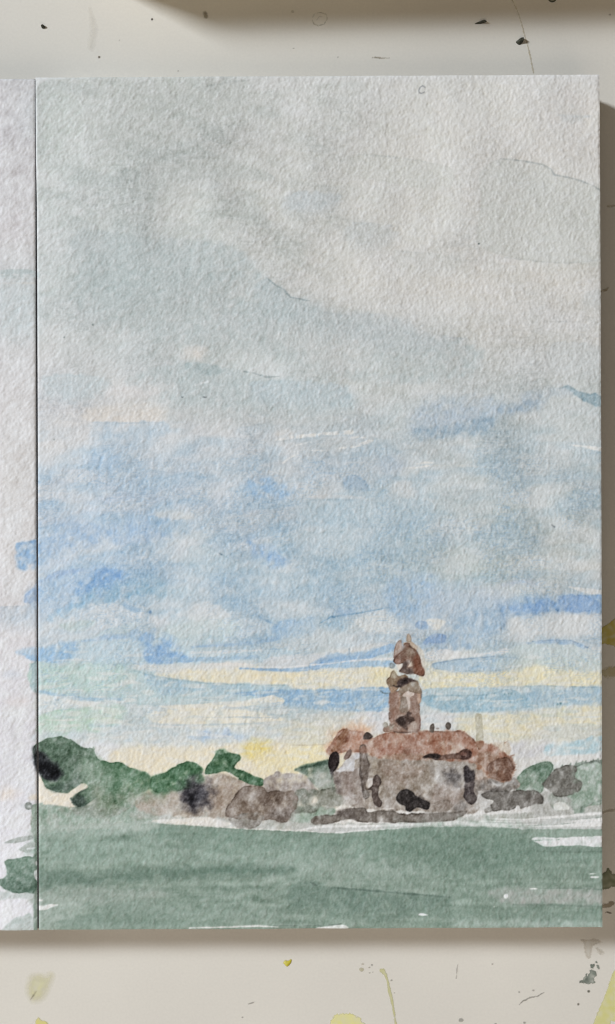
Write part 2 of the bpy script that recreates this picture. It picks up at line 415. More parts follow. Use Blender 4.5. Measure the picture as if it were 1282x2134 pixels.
# light cloud bank
P([(130,1285),(180,1262),(240,1258),(290,1270),(330,1285),(370,1275),(380,1300),(300,1310),(200,1312),(110,1318),(85,1330),(82,1300)], (205,210,214), op=.75, soft=8, rough=4, mot=.3)
P([(392,1290),(402,1260),(425,1251),(450,1258),(470,1272),(482,1288),(478,1304),(450,1310),(410,1304)], (207,210,211), op=.75, soft=('x',9,2.5), rough=2)
P([(480,1290),(520,1290),(556,1298),(566,1304),(540,1318),(490,1330),(450,1320),(470,1306)], (198,206,213), op=.7, soft=5, rough=3)
L([(450,1243,7),(490,1256,12),(530,1275,10),(566,1298,3)], (160,180,202), op=.6, soft=8, rough=3)
L([(530,1278,1),(552,1292,1.6),(574,1301,1)], (136,160,192), op=.6, soft=1.6)
L([(262,1262,7),(284,1270,5),(296,1268,2)], (156,178,206), op=.7, soft=4, rough=3)
E(313,1276,2.6,3.6,(112,136,176), op=.75, soft=2, rough=.8)
P([(130,1300),(190,1292),(198,1302),(180,1310),(140,1316)], (184,198,198), op=.6, soft=4, rough=3)
P([(195,1325),(260,1300),(290,1296),(280,1312),(240,1325)], (184,198,204), op=.6, soft=4, rough=3)
P([(360,1300),(420,1290),(500,1296),(480,1330),(400,1340),(350,1330)], (193,204,204), op=.55, soft=10, rough=4)
P([(568,1306),(590,1294),(630,1292),(660,1290),(650,1316),(600,1330),(576,1334),(564,1320)], (160,182,212), op=.75, soft=('x',3,12), rough=3, edge=.08)
L([(474,1345,1),(520,1333,5),(560,1328,6),(585,1318,4)], (168,186,205), op=.7, soft=3, rough=2)
P([(640,1290),(740,1286),(780,1300),(700,1340),(600,1350),(580,1335)], (194,202,205), op=.5, soft=12, rough=5)
E(700,1300,26,14,(160,182,205), op=.6, soft=9, rough=4)
L([(666,1299,.8),(690,1286,1.8),(720,1281,1.6),(745,1278,1.2),(790,1270,1),(812,1266,.6)], (110,140,176), op=.7, soft=1.3, rough=.8)
E(715,1276,24,7,(158,178,208), op=.6, soft=6, rough=3)
P([(740,1290),(780,1278),(806,1268),(826,1280),(832,1296),(846,1300),(826,1320),(780,1318),(750,1308)], (208,211,209), op=.8, soft=4, rough=3)
P([(815,1215),(860,1206),(905,1212),(915,1250),(900,1290),(850,1292),(818,1272),(806,1250)], (166,185,211), op=.7, soft=22, rough=6, mot=.4)
E(840,1268,30,12,(152,174,204), op=.5, soft=10, rough=4)
P([(884,1240),(940,1225),(1000,1225),(1060,1240),(1058,1275),(1040,1300),(980,1300),(900,1285)], (182,192,206), op=.6, soft=18, rough=6)
P([(940,1290),(985,1270),(1048,1272),(1056,1298),(1050,1312),(1020,1325),(990,1345),(940,1358),(890,1352),(880,1342),(930,1330)], (164,181,202), op=.8, soft=9, rough=4, mot=.4)
L([(1046,1276,3),(1053,1296,4),(1048,1308,2)], (150,168,194), op=.6, soft=3)
P([(890,1292),(912,1290),(930,1296),(912,1312),(895,1306)], (218,217,210), op=.8, soft=2, rough=1.2)
P([(866,1300),(875,1294),(886,1296),(893,1308),(884,1313),(870,1308)], (156,174,204), op=.85, soft=1.5, rough=1.2, edge=.15)
P([(882,1342),(894,1326),(910,1320),(928,1324),(926,1338),(900,1342)], (146,166,204), op=.85, soft=(1.2,6), rough=1, edge=.15)
# blue bar at the right border
P([(1040,1262),(1100,1248),(1160,1243),(1210,1238),(1240,1240),(1258,1242),(1258,1276),(1200,1277),(1150,1274),(1110,1282),(1060,1280)], (150,172,208), op=.9, soft=('x',18,3), rough=2, mot=.3, edge=.1)
P([(1106,1258),(1135,1250),(1160,1256),(1150,1268),(1120,1276),(1104,1272)], (130,156,203), op=.7, soft=5, rough=3)
P([(1165,1244),(1215,1240),(1246,1252),(1244,1270),(1200,1276),(1170,1268)], (142,164,206), op=.6, soft=2.5, edge=.12, rough=2)
E(1161,1271,3.6,3,(98,126,176), op=.8, soft=2, rough=.8)
L([(1050,1220,3),(1085,1210,3),(1120,1218,5)], (182,190,206), op=.6, soft=7, rough=3)
P([(1184,1222),(1220,1226),(1258,1230),(1258,1239),(1220,1236)], (216,214,209), op=.8, soft=1.5, rough=.8)
P([(1062,1290),(1130,1284),(1254,1286),(1254,1322),(1160,1326),(1070,1322)], (206,208,207), op=.75, soft=6, rough=4)
P([(1050,1360),(1108,1338),(1150,1334),(1190,1336),(1222,1350),(1256,1364),(1256,1392),(1180,1392),(1080,1385)], (192,202,203), op=.75, soft=(1.5,14), rough=2)
L([(1100,1340,2),(1150,1337,4),(1190,1339,4.5),(1224,1350,2)], (160,178,204), op=.8, soft=2, rough=1.4)
L([(1110,1337,.6),(1150,1334,1.2),(1190,1335,1.1),(1225,1349,.7)], (122,142,172), op=.6, soft=1.2)
P([(898,1386),(912,1380),(960,1373),(1030,1368),(1080,1372),(1060,1395),(980,1400),(915,1396)], (170,187,205), op=.85, soft=('x',1.3,14), rough=1.2, edge=.15)
L([(900,1384,.8),(950,1375,1.2),(1030,1368,.7)], (124,144,172), op=.6, soft=1.2)
P([(905,1352),(1000,1362),(1050,1352),(1056,1360),(1000,1368),(930,1374),(890,1372)], (216,216,214), op=.75, soft=2, rough=2)
P([(1040,1376),(1254,1380),(1256,1404),(1150,1404),(1060,1400)], (194,202,196), op=.6, soft=(6,10), rough=3)
# yellow bands
P([(884,1402),(960,1406),(1060,1400),(1110,1390),(1150,1390),(1200,1400),(1256,1400),(1256,1430),(1100,1431),(980,1433),(886,1434)], (222,214,184), op=.85, soft=(6,2.5), rough=3, mot=.25)
E(1120,1396,26,7,(222,216,190), op=.6, soft=5, rough=3)
P([(320,1404),(400,1396),(520,1392),(640,1400),(720,1396),(816,1390),(818,1434),(700,1436),(560,1434),(480,1428),(380,1418)], (221,214,192), op=.85, soft=4, rough=3, mot=.25)
L([(500,1412,6),(560,1412,9),(620,1412,8)], (224,212,182), op=.5, soft=8)
E(795,1408,20,14,(222,210,166), op=.5, soft=10, rough=3)
P([(264,1390),(300,1380),(360,1386),(400,1384),(520,1380),(516,1392),(400,1398),(330,1400)], (216,214,208), op=.6, soft=3, rough=2)
# long blue strokes, left
P([(40,1356),(80,1354),(120,1342),(200,1330),(300,1322),(345,1318),(375,1334),(372,1350),(440,1356),(600,1352),(596,1374),(500,1380),(400,1384),(300,1384),(200,1382),(100,1384),(78,1376)],
  (188,202,212), op=.8, soft=('x',2,6), rough=2, mot=.3, edge=.08)
P([(46,1362),(80,1354),(116,1344),(150,1340),(160,1360),(130,1376),(90,1380),(70,1376)], (158,184,220), op=.85, soft=('x',4,12), rough=2, mot=.4)
L([(150,1340,1),(210,1331,3),(260,1328,3)], (166,186,216), op=.6, soft=3)
P([(270,1322),(310,1316),(352,1330),(370,1352),(350,1376),(320,1380),(304,1370),(300,1345)], (158,181,214), op=.8, soft=9, rough=4, mot=.5)
L([(210,1326,2),(240,1324,5),(264,1326,3)], (168,186,212), op=.6, soft=4)
P([(304,1350),(330,1345),(380,1362),(400,1376),(360,1382),(306,1380)], (148,174,214), op=.7, soft=(6,3), rough=3, mot=.4)
L([(350,1376,3),(420,1374,5),(500,1370,4),(535,1368,3)], (158,180,206), op=.75, soft=2.5, rough=1.5)
L([(400,1348,1.5),(470,1344,3),(530,1340,3),(580,1330,4)], (160,180,206), op=.75, soft=2, rough=1.2)
L([(400,1360,2),(480,1358,3.5),(545,1354,2)], (214,214,212), op=.7, soft=2, rough=1)
P([(560,1372),(640,1362),(690,1366),(660,1386),(600,1392),(556,1386)], (206,208,210), op=.75, soft=3, rough=2)
L([(420,1384,1.5),(490,1384,4),(512,1384,3)], (219,215,209), op=.75, soft=1.5, rough=1)
L([(500,1393,1),(590,1397,3),(640,1394,3.5),(660,1390,5),(700,1376,7),(740,1372,6),(780,1362,7),(815,1350,8)], (152,176,211), op=.8, soft=2, rough=1.4, edge=.1)
L([(648,1386,4),(680,1374,6),(720,1368,4)], (132,160,204), op=.5, soft=3)
L([(530,1390,.8),(600,1391,1.6),(640,1386,1.2),(680,1384,1.4),(745,1376,1.6),(816,1373,1.4)], (222,221,220), op=.85, soft=1, rough=.7)
L([(672,1390,3),(720,1386,6),(770,1383,6.5),(818,1384,6)], (165,187,214), op=.8, soft=2, rough=1.2)
L([(728,1352,.9),(728,1368,1)], (110,130,160), op=.7, soft=.9, rough=.3)
P([(680,1360),(730,1361),(780,1352),(812,1345),(814,1358),(740,1368),(690,1374)], (158,180,210), op=.6, soft=3, rough=1.5)
# green-blue wash, left, and its rim
P([(66,1384),(120,1384),(200,1384),(290,1398),(350,1414),(430,1424),(600,1430),(600,1462),(470,1464),(360,1468),(260,1466),(170,1458),(110,1450),(66,1438)],
  (186,201,205), op=.85, soft=('x',1.4,5), rough=2, mot=.3, edge=.1)
P([(66,1384),(140,1384),(250,1388),(280,1410),(240,1440),(140,1446),(66,1430)], (188,206,200), op=.6, soft=('x',2,22), rough=4, mot=.3)
L([(84,1440,3),(130,1452,5),(170,1457,3.5),(250,1457,2)], (160,184,212), op=.7, soft=3, rough=1.5)
L([(280,1398,1),(340,1413,2),(430,1424,1.6),(540,1428,1),(600,1428,1)], (136,158,172), op=.5, soft=1.5, rough=.8)
P([(300,1404),(350,1415),(450,1426),(600,1432),(600,1450),(430,1448),(330,1440)], (166,186,203), op=.65, soft=(2,12), rough=3, mot=.3)
L([(390,1455,1.4),(430,1456,2),(470,1457,1)], (138,158,172), op=.5, soft=1.6)
P([(78,1446),(120,1452),(178,1461),(240,1468),(176,1474),(78,1484)], (214,217,215), op=.8, soft=2.5, rough=1.5)
P([(490,1446),(560,1438),(680,1437),(817,1434),(818,1476),(760,1482),(700,1480),(640,1478),(588,1470),(592,1456)], (150,175,207), op=.9, soft=(1.5,4), rough=1.6, mot=.3, edge=.06)
P([(492,1447),(560,1440),(600,1438),(600,1448),(560,1450)], (142,166,194), op=.6, soft=2)
L([(600,1466,2),(700,1465,2),(815,1462,1.5)], (170,190,212), op=.6, soft=2, dry=.3)
P([(330,1472),(430,1466),(520,1458),(560,1450),(588,1454),(590,1464),(560,1470),(460,1474),(400,1480)], (219,215,202), op=.85, soft=1.4, rough=1.2)
P([(498,1478),(556,1464),(600,1468),(660,1478),(640,1496),(560,1498),(540,1492)], (184,194,196), op=.75, soft=('x',1.5,8), rough=1.5)
P([(310,1486),(400,1476),(500,1478),(552,1484),(560,1492),(600,1500),(480,1508),(380,1510),(318,1504)], (220,215,199), op=.85, soft=3, rough=2, mot=.2)
L([(430,1496,.8),(500,1494,1.6),(580,1496,1)], (174,184,188), op=.7, soft=1.2)
L([(325,1510,.8),(400,1512,1.6),(520,1508,1.4),(590,1504,.8)], (178,190,198), op=.65, soft=1.6)
P([(82,1492),(110,1482),(160,1476),(250,1470),(258,1500),(230,1518),(160,1530),(84,1532)], (188,206,194), op=.85, soft=('x',2,8), rough=2, mot=.3, edge=.06)
E(215,1494,26,10,(204,207,192), op=.6, soft=8, rough=3)
L([(190,1512,3),(230,1514,7),(258,1512,3)], (182,196,208), op=.65, soft=6)
P([(80,1528),(180,1522),(300,1512),(420,1518),(600,1510),(600,1535),(430,1560),(300,1552),(200,1546),(80,1540)], (198,206,210), op=.65, soft=8, rough=4, mot=.3)
L([(396,1530,5),(428,1532,10),(470,1528,6),(510,1536,3)], (178,192,214), op=.7, soft=6, rough=3, mot=.5)
L([(410,1538,3),(424,1540,6),(436,1534,3)], (164,182,210), op=.5, soft=4)
P([(160,1552),(210,1545),(250,1555),(230,1582),(200,1576),(180,1560)], (212,214,218), op=.7, soft=6, rough=3)
P([(225,1572),(270,1560),(400,1556),(452,1552),(510,1548),(600,1555),(600,1615),(440,1615),(320,1625),(240,1595)], (222,214,194), op=.8, soft=(8,3), rough=3, mot=.2)
P([(508,1556),(530,1546),(556,1548),(566,1560),(545,1576),(515,1578)], (218,200,128), op=.75, soft=12, rough=4)
P([(590,1512),(650,1505),(700,1510),(690,1552),(600,1550)], (206,204,190), op=.7, soft=8, rough=3)
P([(570,1566),(640,1554),(676,1552),(686,1570),(672,1590),(620,1606),(556,1612),(530,1590)], (223,213,178), op=.8, soft=('x',14,1.2), rough=1.2)
L([(606,1553,.6),(640,1553.5,1),(678,1551,1)], (168,156,138), op=.5, soft=1.1, rough=.4)
# around the tower, right side lower sky
P([(740,1492),(780,1484),(812,1486),(812,1522),(786,1530),(760,1522),(738,1512)], (210,209,211), op=.75, soft=5, rough=2)
P([(680,1490),(740,1484),(760,1500),(700,1520),(660,1512)], (210,207,196), op=.5, soft=10, rough=3)
P([(882,1438),(960,1432),(1040,1432),(1120,1429),(1200,1431),(1258,1433),(1258,1470),(1200,1476),(1100,1478),(1010,1484),(930,1482),(884,1470)], (180,195,203), op=.9, soft=(1.3,7), rough=1.3, mot=.3)
P([(884,1452),(940,1449),(1000,1448),(1050,1440),(1110,1438),(1110,1470),(1030,1482),(960,1484),(900,1476)], (156,180,199), op=.8, soft=('x',3,12), rough=1.6, mot=.3, edge=.08)
L([(890,1450,1.2),(960,1450,1.5),(1020,1448,1.3),(1060,1436,1),(1110,1431,.8)], (126,150,166), op=.45, soft=1.3, rough=.6)
P([(1100,1436),(1180,1433),(1258,1436),(1258,1464),(1180,1468),(1110,1466)], (160,180,200), op=.6, soft=(2,8), rough=2, dry=.1)
L([(1044,1431,.8),(1130,1429,1.1),(1200,1431,.9),(1258,1433,1.4)], (126,146,160), op=.45, soft=1.1, rough=.5)
for x, y in ((1052,1447),(1060,1446),(1066,1446),(1162,1468),(1168,1466)):
    E(x,y,2.2,2.6,(92,124,142), op=.7, soft=1.4, rough=.8)
P([(886,1488),(950,1490),(960,1505),(950,1522),(884,1521)], (210,210,210), op=.75, soft=5, rough=2)
P([(950,1496),(1000,1488),(1090,1486),(1160,1476),(1258,1470),(1258,1512),(1180,1514),(1130,1520),(1080,1545),(1010,1530),(955,1522)], (216,209,184), op=.8, soft=6, rough=3, mot=.25)
P([(1110,1482),(1180,1476),(1200,1486),(1130,1494)], (198,204,192), op=.5, soft=5, rough=2)
P([(1150,1518),(1200,1512),(1258,1514),(1258,1534),(1190,1540),(1150,1532)], (196,198,190), op=.7, soft=3, rough=2, edge=.08)
P([(1062,1548),(1140,1546),(1160,1562),(1130,1580),(1075,1580)], (206,206,210), op=.7, soft=7, rough=3)
P([(1136,1560),(1146,1550),(1200,1544),(1258,1534),(1258,1566),(1180,1574),(1138,1576)], (178,197,207), op=.85, soft=3.5, rough=2, mot=.4)
P([(1080,1590),(1130,1576),(1258,1572),(1258,1584),(1180,1592),(1120,1586),(1084,1606)], (214,212,208), op=.7, soft=4, rough=2)
# crisp wisps: narrow blue fronts and slits of bare paper between the brush strokes
WF = .8*NSK2 + .5*NSK3 + .35*NSK1
zz = sst(860, 1000, YY)*sst(1540, 1440, YY)*(XX > 79)
fr = WF*1.15 - np.floor(WF*1.15)
cr = (.42*zz*sst(.62, .97, fr)*sst(1.0, .985, fr)*np.clip(.35 + .8*N250 + .3*N90, 0, 1))[..., None]
C[:] = C*(1-cr) + logT((150,174,207))*cr
sl_ = (.5*sst(1290, 1400, YY)*sst(1580, 1520, YY)*(XX > 79)*sst(1.5, 2.0, noise(17, 35, ax=9.0, ay=1.0, band=.6, rot=-.02) + .45*NSK2 + .1*N9))[..., None]
C[:] = C*(1-sl_) + logT((217,217,213))*sl_
HZ = (.5*sst(1380, 1420, YY)*sst(1620, 1560, YY)*sst(.35, 1.5, NSK3 + .5*NSK2)*(XX > 79))[..., None]
C[:] = C*(1-HZ) + logT((216,216,210))*HZ
HZ2 = (.35*sst(1400, 1430, YY)*sst(1560, 1520, YY)*sst(.5, 1.6, -NSK3 + .4*NSK1)*(XX > 79))[..., None]
C[:] = C*(1-HZ2) + logT((186,198,204))*HZ2
# paint that ran on to the left page
def on_left(f, *a, **k): f(*a, **k)
t_lm = tag('brush_mark'); t_lm2 = tag('brush_mark'); t_lm3 = tag('brush_mark'); t_lm4 = tag('brush_mark'); t_lm5 = tag('brush_mark')
P([(34,1136),(50,1131),(80,1126),(80,1176),(60,1184),(36,1180)], (160,183,217), op=.85, soft=(1.6,8), rough=1.6, mot=.4, edge=.1, tg=t_lm)
L([(34,1137,1),(46,1132,3),(78,1128,2)], (134,162,208), op=.6, soft=3, rough=1)
P([(50,1254),(53,1240),(66,1226),(80,1216),(80,1266),(66,1262),(58,1258)], (164,181,212), op=.85, soft=2.5, rough=1, mot=.3, edge=.1, tg=t_lm2)
P([(-10,1268),(20,1264),(50,1262),(80,1256),(80,1300),(40,1306),(-10,1300)], (192,201,212), op=.7, soft=(1.5,22), rough=2)
L([(-10,1269,.8),(20,1264,1),(52,1263,.8)], (172,180,190), op=.5, soft=1.2)
P([(32,1358),(50,1352),(80,1348),(80,1366),(56,1366),(38,1364)], (182,197,218), op=.8, soft=4, rough=1.5, tg=t_lm3)
P([(64,1386),(68,1383),(80,1382),(80,1438),(70,1434),(64,1424),(66,1400)], (176,193,199), op=.85, soft=1.6, rough=1.2, edge=.15, tg=t_lm4)
E(26,1406,22,8,(202,206,214), op=.6, soft=7)
P([(-12,570),(10,562),(50,561),(80,566),(80,578),(40,578),(-12,580)], (184,193,194), op=.8, soft=(1.4,5), rough=1, tg=t_lm5)
for y in (574, 579, 587):
    L([(-12,y,.8),(20,y-2,1.6),(70,y,.8)], (208,211,211), op=.7, soft=1, dry=.3)
L([(-12,591,1),(40,590,1.4),(78,590,1)], (212,208,200), op=.6, soft=2)
P([(-12,604),(76,600),(76,700),(-12,690)], (196,205,208), op=.5, soft=24, rough=6)
E(14,1655,26,12,(222,211,200), op=.6, soft=12, rough=4)
E(36,1462,22,9,(219,211,208), op=.5, soft=9)
E(30,470,26,30,(208,204,206), op=.4, soft=18)
E(60,240,20,50,(194,197,199), op=.4, soft=20, rough=5)

# ------------------------------------------------------------------ ground, trees, church, field
t_gnd = tag('painted_ground')
P([(74,1678),(140,1680),(180,1684),(260,1660),(330,1655),(420,1690),(560,1708),(640,1712),(700,1716),(900,1714),(1000,1700),(1080,1694),(1160,1690),(1258,1672),(1258,1716),(1100,1722),(900,1722),(700,1726),(600,1730),(480,1724),(330,1716),(200,1735),(78,1745)],
  (178,180,174), op=.85, soft=2.5, rough=2, mot=.3, tg=t_gnd)
P([(74,1678),(120,1679),(165,1684),(230,1668),(300,1680),(330,1708),(330,1740),(200,1745),(76,1745)], (148,165,153), op=.85, soft=('x',1.2,12), rough=1.4, mot=.3, tg=t_gnd)
P([(66,1682),(72,1676),(82,1676),(82,1704),(74,1703),(66,1693)], (150,166,154), op=.9, soft=1.5, rough=.8, edge=.12, tg=t_gnd)
P([(606,1686),(670,1680),(700,1690),(680,1704),(640,1714),(606,1710)], (152,167,155), op=.8, soft=3, rough=2, tg=t_gnd)
P([(156,1676),(190,1660),(235,1668),(260,1690),(230,1702),(180,1704),(152,1690)], (140,148,138), op=.7, soft=5, rough=3, mot=.4)
# taupe undergrowth
t_und = tag('painted_bush')
P([(285,1668),(310,1650),(350,1644),(424,1621),(450,1612),(500,1624),(548,1636),(560,1650),(500,1690),(470,1704),(400,1702),(330,1698),(290,1690)], (170,161,150), op=.9, soft=(4,3), rough=3, mot=.35, tg=t_und)
L([(260,1690,1),(300,1665,1.5),(340,1650,1.5)], (128,128,118), op=.45, soft=2)
P([(440,1618),(500,1624),(530,1636),(490,1660),(470,1690),(430,1680)], (160,146,134), op=.6, soft=10, rough=4, mot=.4)
E(300,1700,30,10,(182,180,174), op=.6, soft=7, rough=3)
P([(322,1709),(370,1706),(410,1703),(440,1704),(482,1716),(462,1723),(400,1718),(324,1714)], (222,219,212), op=.95, soft=('x',1,3), rough=1)
P([(364,1700),(384,1696),(390,1700),(372,1704)], (208,204,196), op=.7, soft=1.5)
# tree by the gutter
t_t1 = tag('painted_tree')
T1 = [(69,1560),(77,1549),(90,1542),(105,1537),(127,1536),(147,1541),(160,1549),(175,1559),(193,1560),(200,1577),(212,1588),(225,1600),(215,1640),(195,1668),(161,1682),(150,1668),(156,1656),(176,1640),(170,1634),(147,1648),(138,1653),(115,1650),(97,1642),(90,1630),(84,1614),(75,1597),(70,1576)]
P(T1, (104,127,109), op=1, soft=1.1, rough=1.5, mot=.2, edge=.22, tg=t_t1)
P([(80,1560),(110,1550),(150,1556),(180,1580),(190,1610),(160,1632),(120,1620),(100,1590)], (94,114,99), op=.55, soft=14, rough=5, mot=.5)
P([(168,1585),(200,1590),(215,1610),(200,1650),(184,1640),(172,1610)], (136,157,138), op=.75, soft=12, rough=5, mot=.2)
P([(100,1640),(140,1630),(165,1620),(160,1640),(140,1650),(115,1648)], (84,100,92), op=.6, soft=6, rough=3)
P([(71,1558),(79,1563),(98,1578),(126,1604),(122,1624),(104,1625),(88,1616),(74,1598),(70,1576)], (40,42,46), op=.97, soft=6, rough=3, mot=.05)
P([(72,1588),(90,1588),(120,1606),(118,1620),(100,1622),(84,1612)], (30,31,36), op=.9, soft=4, rough=2.5, mot=.05)
P([(150,1668),(158,1655),(172,1660),(180,1676),(162,1683)], (72,86,80), op=.8, soft=5, rough=1.5)
P([(192,1560),(197,1556),(200,1580),(194,1574)], (130,150,134), op=.8, soft=1.2, rough=1.5)
t_t2 = tag('painted_tree')
P([(206,1588),(232,1589),(250,1588),(270,1599),(297,1606),(317,1620),(322,1636),(300,1650),(270,1662),(240,1680),(215,1672),(204,1640)], (96,128,102), op=1, soft=(1.1,9), rough=1.2, mot=.25, edge=.18, tg=t_t2)
P([(204,1600),(225,1596),(240,1620),(230,1660),(208,1650)], (128,150,131), op=.6, soft=10, rough=5)
P([(220,1640),(260,1630),(262,1660),(236,1680),(222,1668)], (88,120,96), op=.5, soft=8, rough=4)
P([(186,1580),(206,1586),(222,1606),(206,1640),(190,1630)], (130,152,134), op=.6, soft=9, rough=4)
P([(172,1592),(196,1580),(214,1592),(226,1606),(222,1640),(205,1660),(184,1650),(176,1625)], (134,155,137), op=.9, soft=11, rough=4, mot=.2)
P([(200,1640),(240,1650),(280,1645),(330,1650),(340,1662),(280,1672),(230,1690),(200,1684)], (150,160,144), op=.75, soft=12, rough=4, mot=.2)
P([(118,1652),(138,1655),(150,1648),(168,1634),(178,1633),(183,1641),(172,1647),(159,1656),(150,1667),(154,1674),(162,1682),(140,1680),(110,1677),(90,1675),(100,1660)], (222,215,200), op=.95, soft=1, rough=.6, tg=0)
L([(148,1664,1),(152,1672,2.2),(160,1680,1.2),(172,1682,.8)], (70,84,78), op=.8, soft=1.6)
L([(150,1666,1.2),(158,1656,1.6),(172,1648,1.2),(183,1642,.8)], (78,94,84), op=.7, soft=1.4)
t_t3 = tag('painted_tree')
P([(316,1620),(330,1614),(346,1609),(363,1598),(379,1590),(398,1587),(415,1594),(424,1603),(421,1613),(426,1628),(405,1640),(370,1648),(330,1652),(312,1640)], (92,126,99), op=1, soft=(1.1,8), rough=1.2, mot=.25, edge=.2, tg=t_t3)
t_t4 = tag('painted_tree')
P([(427,1613),(430,1600),(438,1588),(447,1577),(454,1565),(464,1562),(470,1569),(482,1569),(496,1572),(502,1577),(501,1584),(488,1599),(510,1607),(532,1617),(546,1622),(550,1630),(547,1638),(526,1636),(505,1627),(494,1621),(477,1610),(466,1607),(450,1611),(436,1614)], (80,114,87), op=1, soft=1.2, rough=1.2, mot=.25, edge=.2, tg=t_t4)
L([(452,1568,3),(466,1566,6),(474,1568,3)], (124,150,126), op=.7, soft=3)
L([(478,1611,1),(487,1617,2),(497,1622,1.5)], (220,214,205), op=.85, soft=1)
E(409,1655,27,29,(52,50,55), rot=.5, op=.93, soft=17, rough=7, mot=.15)
E(407,1657,14,15,(36,35,40), rot=.5, op=.8, soft=9, rough=5, mot=.15)
t_b1 = tag('painted_bush')
P([(551,1624),(565,1616),(581,1608),(592,1613),(619,1611),(644,1621),(656,1640),(664,1652),(620,1668),(570,1660),(553,1650)], (162,154,148), op=.95, soft=(1.4,4), rough=1.5, mot=.3, edge=.15, tg=t_b1)
t_t5 = tag('painted_tree')
P([(614,1605),(625,1598),(649,1595),(663,1588),(680,1584),(694,1590),(700,1612),(694,1650),(664,1646),(646,1625),(626,1610)], (84,104,89), grad=(176,180,170), op=.95, soft=(1.1,5), rough=1.3, mot=.25, edge=.12, tg=t_t5)
L([(617,1604,1.5),(632,1598,3.5),(655,1594,4),(682,1587,4)], (66,86,74), op=.8, soft=3, rough=1)
P([(650,1610),(690,1606),(692,1630),(672,1640),(655,1628)], (188,190,184), op=.7, soft=8, rough=4)
t_b2 = tag('painted_bush')
P([(612,1650),(645,1645),(672,1646),(694,1640),(714,1650),(720,1670),(700,1680),(672,1678),(660,1690),(630,1694),(612,1690)], (130,134,124), op=.92, soft=2, rough=2, mot=.4, edge=.2, tg=t_b2)
P([(660,1650),(690,1648),(712,1656),(716,1676),(690,1686),(664,1676)], (150,150,140), op=.7, soft=5, rough=3)
t_b3 = tag('painted_bush')
P([(469,1694),(475,1678),(491,1656),(505,1640),(521,1637),(548,1639),(557,1651),(570,1647),(592,1649),(612,1647),(620,1664),(619,1684),(608,1695),(606,1707),(592,1713),(562,1709),(530,1708),(477,1704)], (124,112,103), op=.97, soft=1.2, rough=1.6, mot=.35, edge=.4, tg=t_b3)
P([(570,1690),(606,1686),(608,1706),(590,1712),(566,1706)], (96,87,81), op=.6, soft=6, rough=3)
P([(480,1680),(510,1660),(540,1670),(540,1700),(490,1702)], (136,124,113), op=.6, soft=9, rough=4, mot=.5)
t_b4 = tag('painted_bush')
P([(477,1706),(500,1698),(521,1694),(540,1693),(550,1702),(546,1714),(532,1725),(512,1728),(497,1726),(485,1719)], (148,144,138), op=.9, soft=1.2, rough=1.4, mot=.3, edge=.35, tg=t_b4)
# trees on the right
t_t6 = tag('painted_tree')
P([(1076,1624),(1087,1610),(1100,1600),(1115,1594),(1129,1589),(1144,1587),(1151,1592),(1154,1599),(1146,1615),(1136,1632),(1129,1650),(1100,1660),(1076,1648)], (100,124,105), grad=(160,174,162), op=.95, soft=(1.1,3), rough=1.2, mot=.25, edge=.3, tg=t_t6)
E(1132,1604,18,9,(84,110,92), rot=-.3, op=.6, soft=8, rough=3)
t_t7 = tag('painted_tree')
P([(1192,1600),(1214,1588),(1222,1590),(1236,1586),(1250,1584),(1260,1590),(1260,1670),(1229,1677),(1218,1690),(1210,1699),(1200,1698),(1188,1680),(1160,1690),(1140,1660),(1180,1640)], (150,167,153), op=.92, soft=1.5, rough=1.5, mot=.35, edge=.2, tg=t_t7)
P([(1130,1650),(1180,1660),(1192,1680),(1180,1700),(1120,1700),(1110,1680)], (172,172,167), op=.8, soft=5, rough=3)
L([(1214,1694,4),(1212,1684,5),(1218,1680,3)], (96,114,100), op=.7, soft=4)
L([(1226,1676,1),(1240,1672,1.3),(1258,1667,1.2)], (112,122,114), op=.6, soft=1.4)
for x, y, h in ((1189,1596,9),(1186,1598,6),(1201,1592,11),(1213,1590,7),(1221,1589,7),(1231,1590,6),(1236,1588,10),(1246,1586,11),(1251,1588,6),(1172,1598,5)):
    L([(x,y,2.6),(x+.8,y-h*.55,1)], (108,118,108), op=.75, soft=1.3, rough=.6)
L([(1200,1598,.8),(1220,1590,1.4),(1244,1586,1.6),(1256,1592,1)], (88,98,90), op=.65, soft=1.1, rough=1.2)
t_b5 = tag('painted_bush')
P([(1129,1636),(1134,1629),(1146,1614),(1157,1602),(1172,1597),(1186,1595),(1199,1595),(1202,1604),(1199,1620),(1214,1631),(1211,1645),(1195,1655),(1171,1661),(1153,1655),(1142,1647)], (112,110,104), op=.97, soft=1.2, rough=1.6, mot=.3, edge=.4, tg=t_b5)
P([(1153,1679),(1161,1672),(1176,1672),(1187,1685),(1172,1688),(1158,1688)], (212,213,208), op=.95, soft=1, rough=.6)
for t_ in (t_t1, t_t2, t_t3, t_t4, t_t5, t_t6, t_t7, t_und, t_b1, t_b2, t_b3, t_b4, t_gnd):
    m_ = ((TAG == t_)*1.0)[..., None]
    if t_ not in (t_und, t_b1, t_b2, t_b3, t_b4, t_gnd):
        C[:] = C*(1 - .12*m_) + C.mean(-1, keepdims=True)*.12*m_
        C *= 1 + .09*m_
    C *= 1 + m_*np.clip(.07*N30 + .05*N9 + .12*N90, -.4, .45)[..., None]
